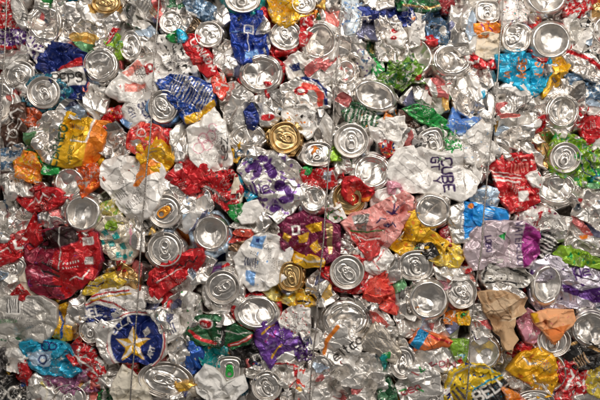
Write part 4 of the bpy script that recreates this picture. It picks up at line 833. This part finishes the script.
P('clear silver can with a yellow edge at the lower left', '27,381 38,373 49,380 56,392 49,402 33,399', 'w', 7, [('l', 'y', 2.5, '44,382 50,390 46,400')])
E('silver lid half below the bottom edge at left', 70, 396, 18, 12.5, 0, 'T', 7, .25, ta=90)
P('silver wad beside the bottom lid', '83,386 100,377 106,396 93,406 86,400', 'S', 4)
P('pale silver fold under the star can', '99,372 120,369 118,390 103,392', 'w', 4)
# bottom 100-200
E('silver can end with an arc of dark letters', 167, 379, 29, 18.5, -8, 'T', 8, .45, ta=200, sk='137,386 141,368 154,358 172,356 190,365 200,381 186,394 160,400 141,398')
P('pale cream crumpled paper at the bottom by the second wire', '116,378 124,363 135,372 149,388 154,406 118,406 112,391', (.78, .72, .60, .05), 10, kind='paper', mat='paper', lam=11, wear=-.3, ej=.4, edge=1.2, deep=3)
P('white silver can with faint print right of the star', '165,327 184,328 194,344 196,361 186,368 172,358 165,343', 'w', 6, [('b', 'q', 172, 332, 5, 5, 10, 2), ('n', 'l', 5, .08)])
P('royal blue strip beside the dark green can', '190,342 201,339 204,367 192,374 187,361', 'U', 5, wear=.04)
P('dark green scrap at the bottom edge', '99,393 120,388 118,406 99,406', 'f', 2, [('n', 'G', 6, .4)], kind='scrap')
P('small red and green scrap under the star can', '124,360 137,359 138,374 126,374', 'R', 4, [('n', 'G', 5, .3), ('n', 'Y', 4, .1)], kind='scrap')
P('gold rimmed strip under the lettered silver end', '168,388 184,383 197,383 199,396 180,391', (.75, .45, .10, .8), 9, kind='scrap')
P('crumpled silver can at the bottom edge', '164,396 182,391 202,390 208,406 166,406', 'w', 8, [('n', 'D', 5, .2)], lam=8)
# bottom 200-300
P('dark green can with red banner and red star circle', '186,334 196,317 212,315 228,321 252,332 248,343 230,348 210,344 192,344', (.01, .09, .03, .4), 7,
  [('o', 'W', 206, 323, 7.5, 5.5, -10), ('o', 'R', 206, 323, 6, 4.2, -10), ('t', 'W', 'SA', 202, 325, 3.4, -8, .8), ('p', 'K', '222,320 228,321 225,345 219,345'), ('t', 'W', 'ALE', 221, 342, 4.6, 82, 1.0), ('l', 'R', 3, '190,330 200,338 216,343'), ('l', 'R', 3.4, '230,344 240,342 252,335'), ('l', 'W', .7, '231,344 240,342 251,335'), ('l', 'w', .9, '226,330 238,333 250,332')], cr=.5, lam=12, wear=.02)
P('black crumple between green and purple cans', '231,348 250,338 266,340 270,352 259,364 239,364', 'K', 5, [('n', 'D', 6, .3)], lam=8, wear=.03)
P('purple can with yellow and magenta strokes', '253,336 264,321 279,321 291,333 306,342 306,354 288,354 277,358 271,368 262,351', (.13, .04, .27, .45), 7,
  [('l', 'Y', 2, '262,333 270,326 274,325'), ('l', 'Y', 2, '272,356 278,347 282,344'), ('l', 'M', 1.8, '266,340 270,333 274,336 276,330'), ('n', (.3, .2, .5, .6), 6, .2)], cr=.9, wear=.03)
P('teal can with orange dots', '198,345 218,342 233,350 238,359 222,364 212,370 200,358', (.01, .30, .30, .4), 6, [('o', 'O', 231, 352, 2.4, 2), ('o', 'O', 234, 357, 2.4, 2), ('o', 'O', 226, 358, 4, 1.6), ('o', 'O', 209, 348, 1.5, 1.5), ('n', 'l', 5, .15)])
E('square silver lid with a green tab', 230, 369, 13.5, 14, 0, 'T', 8, .12, sq=.7, tab='gtab', ta=90)
P('white tissue crumpled over the green tabbed lid', '196,376 206,363 216,367 228,383 244,373 248,386 235,399 218,402 198,392', (.80, .78, .74, 0), 15, kind='tissue', mat='paper', lam=12, wear=-.3, ej=.4, edge=1.2, deep=3)
E('round silver lid at the bottom beside red striped silver', 267, 385, 15.5, 15.5, 0, 'T', 8, .25, ta=60)
P('silver white can with thin red stripes', '269,366 284,353 297,351 306,366 306,390 288,390 275,379', 'w', 6, [('l', 'R', 1.8, '272,363 286,362 298,366'), ('l', 'R', 1.6, '294,366 297,388'), ('l', 'R', 1.4, '298,372 290,386'), ('p', 'R', '293,370 298,368 300,380')])
P('silver and blue shreds right of the green tab', '245,361 262,352 270,362 261,378 247,376', 'w', 5, [('n', 'B', 6, .28)], kind='scrap', lam=7)
P('dark crumple along the bottom edge', '196,396 222,402 242,396 246,406 196,406', 'D', 6, [('n', 'r', 5, .2)])
P('silver foil corner at the bottom edge', '282,392 306,387 308,406 282,406', 'S', 5)
# bottom 300-400
P('white silver can with an orange arc and black lettering', '322,358 321,338 338,321 360,323 374,330 362,347 346,362 330,368', 'w', 7,
  [('l', 'O', 4, '324,352 327,339 337,326'), ('t', 'K', 'eltco', 336, 361, 8.4, 38, 1.9)], cr=.6, lam=16, wear=.02)
P('tan grey mesh panel right of the black lettering', '358,347 375,321 393,337 400,351 393,362 376,352', (.52, .46, .38, .8), 8, [('b', 'q', 378, 341, 18, 12, 40, 2.2)], cr=.4, lam=20)
P('large dull silver can across the bottom centre', '308,386 330,370 350,355 373,351 390,366 387,390 380,406 308,406', 'w', 6, lam=10, cr=1.1)
E('battered silver lid beside the dull bottom can', 402, 362, 13.5, 17, 0, 'T', 7, .5, ta=90)
P('narrow dark green bottle shaped piece at the bottom', '380,391 388,377 395,390 396,406 380,406', 'f', 8, cr=.4, kind='scrap')
P('small jade triangle above the dark green piece', '380,354 389,351 384,368', 'G', 10, [('n', 't', 8, .6)], kind='scrap', step=.5, cr=.4)
P('coral and white fold at the bottom by the third wire', '299,370 316,372 313,398 298,402', 'W', 6, [('n', 'C', 6, .3)])
P('purple edge piece by the third wire', '298,341 310,346 313,357 299,360', 'P', 7, [('n', 'w', 5, .3)], kind='scrap')
P('white piece with navy letters behind the third wire', '299,330 320,333 324,348 308,348', 'w', 5, [('t', 'B', 'BL', 305, 344, 7, 10, 1.4)])
P('silver fold right of the third wire near the bottom', '310,353 324,356 335,367 322,378 307,378', 'S', 5)
P('pale silver can above the tan mesh panel', '364,326 380,322 398,330 408,345 398,350 384,332', 'w', 5)
# bottom 400-500
P('strip of blue, orange and red can wall', '411,342 420,329 430,333 451,340 449,346 428,346 416,350', (.85, .2, .05, .3), 7, [('p', (.01, .25, .5, .3), '408,344 420,328 428,332 418,350'), ('l', 'R', 2.5, '430,335 450,342')], wear=.02)
P('pointed green and red piece on the fourth wire', '448,341 468,340 465,352 463,366 456,360', (.2, .38, .03, .3), 8, [('p', 'R', '455,360 460,356 464,366'), ('p', 'c', '456,354 464,353 463,357')], kind='scrap', cr=.5)
P('plain silver can with dark red handwriting', '411,352 430,346 448,343 457,356 464,367 446,372 423,364', 'w', 6, [('l', (.35, .02, .05, .3), 1.4, '427,364 431,361 430,366 435,363'), ('r', (.35, .02, .05, .3), 441, 363, 3, 1.2), ('l', (.35, .02, .05, .3), 1.3, '445,366 447,359 449,366 455,360 454,368 460,363')], cr=.5, lam=18, wear=.02)
P('white silver can with red loops and green ticks at the bottom', '396,384 410,366 424,363 437,372 440,391 424,398 402,400', 'w', 7,
  [('t', (.5, .02, .05, .3), 'pep'.replace('p', 'o'), 403, 396, 7.5, 25, 1.6), ('l', 'G', 1.6, '400,391 406,389'), ('l', 'G', 1.6, '417,388 422,390'), ('l', 'G', 1.6, '419,366 420,371 424,368'), ('l', 'R', 1.2, '411,371 418,374')], cr=.5, lam=16)
P('silver side between the handwriting and yellow cans', '436,368 448,371 449,388 440,394', 'S', 4)
E('shallow silver can bottom between the cardboard and the yellow beer can', 481, 352, 19.5, 18, 0, 'B', 7, .3)
P('yellow, blue and black beer can with big white letters', '444,394 449,372 464,363 484,365 497,373 509,388 509,406 444,406', (.80, .55, .02, .35), 10,
  [('n', 'B', 6, .2), ('p', 'K', '474,388 504,376 512,390 512,408 470,408'), ('n', 'c', 4, .2), ('n', 'w', 4, .08), ('l', 'c', 1.6, '472,390 488,378 500,374'), ('l', 'w', 1.5, '446,388 454,371 470,364 488,367'), ('t', 'W', 'BELL', 477, 401, 10, 33, 2.3), ('t', 'W', 'S', 484, 410, 8, 30, 1.8), ('b', 'B', 455, 396, 8, 8, 40, 6)], cr=.45, lam=16, wear=.02)
E('small silver lid on the bottom edge left of the yellow can', 432, 399, 14.5, 10.5, 0, 'T', 8, .25)
P('multicoloured shred at the bottom left of the yellow can', '440,392 449,387 451,406 440,406', 'W', 7, [('n', 'R', 5, .35), ('n', 'B', 5, .3)], kind='scrap', step=.5)
# bottom right
E('silver ring bottom tucked behind the yellow swirl can', 551, 372, 16, 21, 0, 'B', 5, .3)
P('golden yellow can with silver squiggles', '506,369 520,353 537,349 553,357 556,374 549,394 536,396 528,381 513,374', (.82, .42, .01, .35), 9,
  [('l', 'w', 1.8, '521,356 526,362 534,362'), ('l', 'w', 1.8, '532,374 534,382 540,384 538,390'), ('l', 'w', 1.8, '546,384 544,390 542,394'), ('n', 'O', 7, .2), ('n', 'K', 6, .05)], cr=.7, wear=.02)
P('red curved can with a white squiggle', '553,366 562,355 573,362 580,380 573,398 556,406 550,402 561,384', 'R', 6, [('l', 'W', 2.2, '570,370 572,376 568,380 564,388'), ('n', 'w', 5, .12), ('l', 'K', 1, '576,372 577,384 570,396')])
P('black can with brown brush strokes and a gold lip', '564,348 576,339 600,347 606,358 590,368 574,368 564,357', 'K', 5,
  [('l', 'A', 3, '568,344 578,341 600,351 606,354'), ('b', 'n', 579, 360, 8, 6, 30, 3.2)], cr=.6, wear=.02)
P('pale yellow and grey can cut by the right edge', '583,386 592,366 606,357 606,396 594,394', (.66, .5, .06, .4), 7, [('n', 'w2', 6, .35)])
P('dark red torn piece above the yellow swirl can', '507,353 522,343 537,348 520,358', 'R', 4, [('n', 'r', 6, .3)], kind='scrap')
P('bent silver wall under the yellow swirl can', '502,375 518,368 531,381 530,392 510,390', 'S', 6)
E('silver lid on the bottom edge below the yellow swirl', 533, 400, 21, 11.5, 0, 'T', 8, .2)
P('silver scrap in the bottom right corner', '572,395 592,391 606,392 606,406 568,406', 'w', 5)
P('orange tip beside the beer can letters', '498,385 512,390 528,403 512,406', 'O', 11, [('n', 'k', 6, .3)], kind='scrap', cr=.5)
P('red and white torn piece right of the white squiggle', '575,377 589,369 588,390 576,394', 'R', 4, [('n', 'W', 5, .35)], kind='scrap')

# ---- slivers showing between the cans
P('tiny red sliver left of the white emblem can', '265,84 272,82 275,96 268,99', 'R', 3, kind='scrap', step=.5)
P('small orange sliver left of the dark teal scrap', '386,111 395,111 393,121 385,121', 'O', 4, kind='scrap', step=.5)
P('small red sliver left of the blue dotted bottom', '535,122 542,118 542,132 535,132', 'R', 4, kind='scrap', step=.5)
P('magenta sliver under the broad purple lettered can', '384,181 398,185 404,193 390,193', 'p', 5, kind='scrap', step=.5)
P('tiny green sliver on top of the red printed patch', '301,169 311,167 309,174 302,174', 'G', 7, kind='scrap', step=.5)
P('dark pink sliver left of the crumpled lid', '440,276 450,272 452,284 442,288', 'p', 6, kind='scrap', step=.5)
P('red strip under the clean lid below the orange tab', '176,262 196,248 204,250 188,260', 'r', 4, kind='scrap', step=.5)
P('thin red sliver under the white silver fold', '118,262 128,262 126,270 118,270', 'R', 0, kind='scrap', step=.5)
P('dark green sliver beneath the bent orange yellow strip', '318,14 326,14 324,22 318,22', 'f', 3, kind='scrap', step=.5)
P('tiny lime sliver beside the fan shaped fold', '108,222 116,222 116,228 108,228', 'g', 6, kind='scrap', step=.5)

# ================================================================ baling wires
wire('leftmost steel baling wire along the left edge', '10,-12,10 8,40,9 6,80,10 3,130,10 1,200,6 -3,300,8 -6,420,8')
wire('steel baling wire running down past the star can', '161,-12,9 159,20,10 155,70,11 154,110,12 150,160,13 146,200,12 143,240,13 140,290,11 138,330,13 134,380,15 131,415,14')
wire('middle steel baling wire past the red framed lid', '341,-12,12 339,40,10 335,85,10 332,130,9 329,160,11 326,200,12 323,240,12 319,280,11 316,320,10 311,375,12 308,415,12')
wire('rightmost steel baling wire across the mauve can', '502,-12,10 499,40,9 495,80,12 491,120,11 487,160,11 482,210,12 479,245,14 473,290,13 469,325,12 466,370,14 463,415,15')

# ================================================================ the mass of scrap behind: one crumpled block
def core():
    st = 2.2; xs = np.arange(-130, 731, st); ys = np.arange(-120, 521, st)
    X, Y = np.meshgrid(xs, ys); nx, ny = len(xs), len(ys)
    x = X.ravel(); y = Y.ravel()
    z = -15 + 1.6 * crumple(x, y, 77, 15) + 5 * gn(x / 30, y / 30, 78)
    flap, fid = shards(x, y, 91, 13)
    z = z + flap * 1.5
    C = np.tile(col('S'), (len(x), 1))
    rs = np.random.RandomState(5); pick = rs.uniform(0, 1, fid.max() + 1)[fid]
    for k, lo, hi in (('W', 0, .12), ('R', .12, .18), ('B', .18, .21), ('Y', .21, .24), ('G', .24, .26), ('s', .26, .4), ('K', .4, .44), ('c', .44, .46), ('O', .46, .48)):
        C[(pick >= lo) & (pick < hi)] = col(k)
    i = np.arange(ny - 1)[:, None] * nx; j = np.arange(nx - 1)[None, :]
    F4 = np.stack([i + j, i + j + 1, i + nx + j + 1, i + nx + j], -1).reshape(-1, 4)
    V = np.stack([x, y, z], 1)
    # close the block behind
    g = lambda r, c: r * nx + c
    loop = [g(0, c) for c in range(nx)] + [g(r, nx - 1) for r in range(1, ny)] + [g(ny - 1, c) for c in range(nx - 2, -1, -1)] + [g(r, 0) for r in range(ny - 2, 0, -1)]
    loop = np.array(loop); n0 = len(V); m = len(loop)
    B = V[loop].copy(); B[:, 2] = -300
    V = np.vstack([V, B, [[300, 200, -300]]]); C = np.vstack([C, C[loop], C[:1]])
    k = np.arange(m); kk = (k + 1) % m
    F4 = np.vstack([F4, np.stack([loop[k], n0 + k, n0 + kk, loop[kk]], 1)])
    F3 = np.stack([n0 + k, np.full(m, n0 + m), n0 + kk], 1)
    o = link_mesh('compressed_scrap', V, (F4, F3), 'sheet', (300, 200, 0), None, C)
    o['kind'] = 'stuff'; o['label'] = 'compressed mass of crushed metal filling the gaps behind the cans'; o['category'] = 'scrap metal'
core()

# ================================================================ light: soft lamps in front of and above the bale, a dim warm room
w = bpy.data.worlds.new('World'); SC.world = w; w.use_nodes = True
bg = w.node_tree.nodes['Background']; bg.inputs[0].default_value = (1.0, .95, .90, 1); bg.inputs[1].default_value = .125
def lamp(name, loc, aim, sx, sy, power, colour):
    l = bpy.data.lights.new(name, 'AREA'); l.shape = 'RECTANGLE'; l.size = sx; l.size_y = sy; l.energy = power; l.color = colour
    o = bpy.data.objects.new(name, l); COL.objects.link(o); o.location = loc
    d = np.array(aim, float) - np.array(loc, float)
    import mathutils
    o.rotation_euler = mathutils.Vector(d).to_track_quat('-Z', 'Y').to_euler()
lamp('key_lamp', (.24, -1.05, .95), (.06, 0, .06), .95, .65, 17.5, (1, .94, .875))
lamp('left_lamp', (-1.7, -1.5, .5), (0, 0, 0), .7, 1.0, 5.5, (1, .94, .87))
lamp('right_lamp', (1.5, -1.6, .1), (.1, 0, 0), .8, 1.0, 9, (1, .94, .87))

# ================================================================ camera
cd = bpy.data.cameras.new('camera'); cam = bpy.data.objects.new('camera', cd); COL.objects.link(cam)
D = 1.75
cd.sensor_width = 36; cd.lens = 36 * D / (600 * S); cd.clip_start = .05; cd.clip_end = 50
cam.location = (0, -D, 0); cam.rotation_euler = (math.pi / 2, 0, 0)
SC.camera = cam
vs = SC.view_settings
vs.view_transform = 'Standard'; vs.look = 'None'; vs.gamma = 1; vs.use_curve_mapping = False; vs.exposure = 0
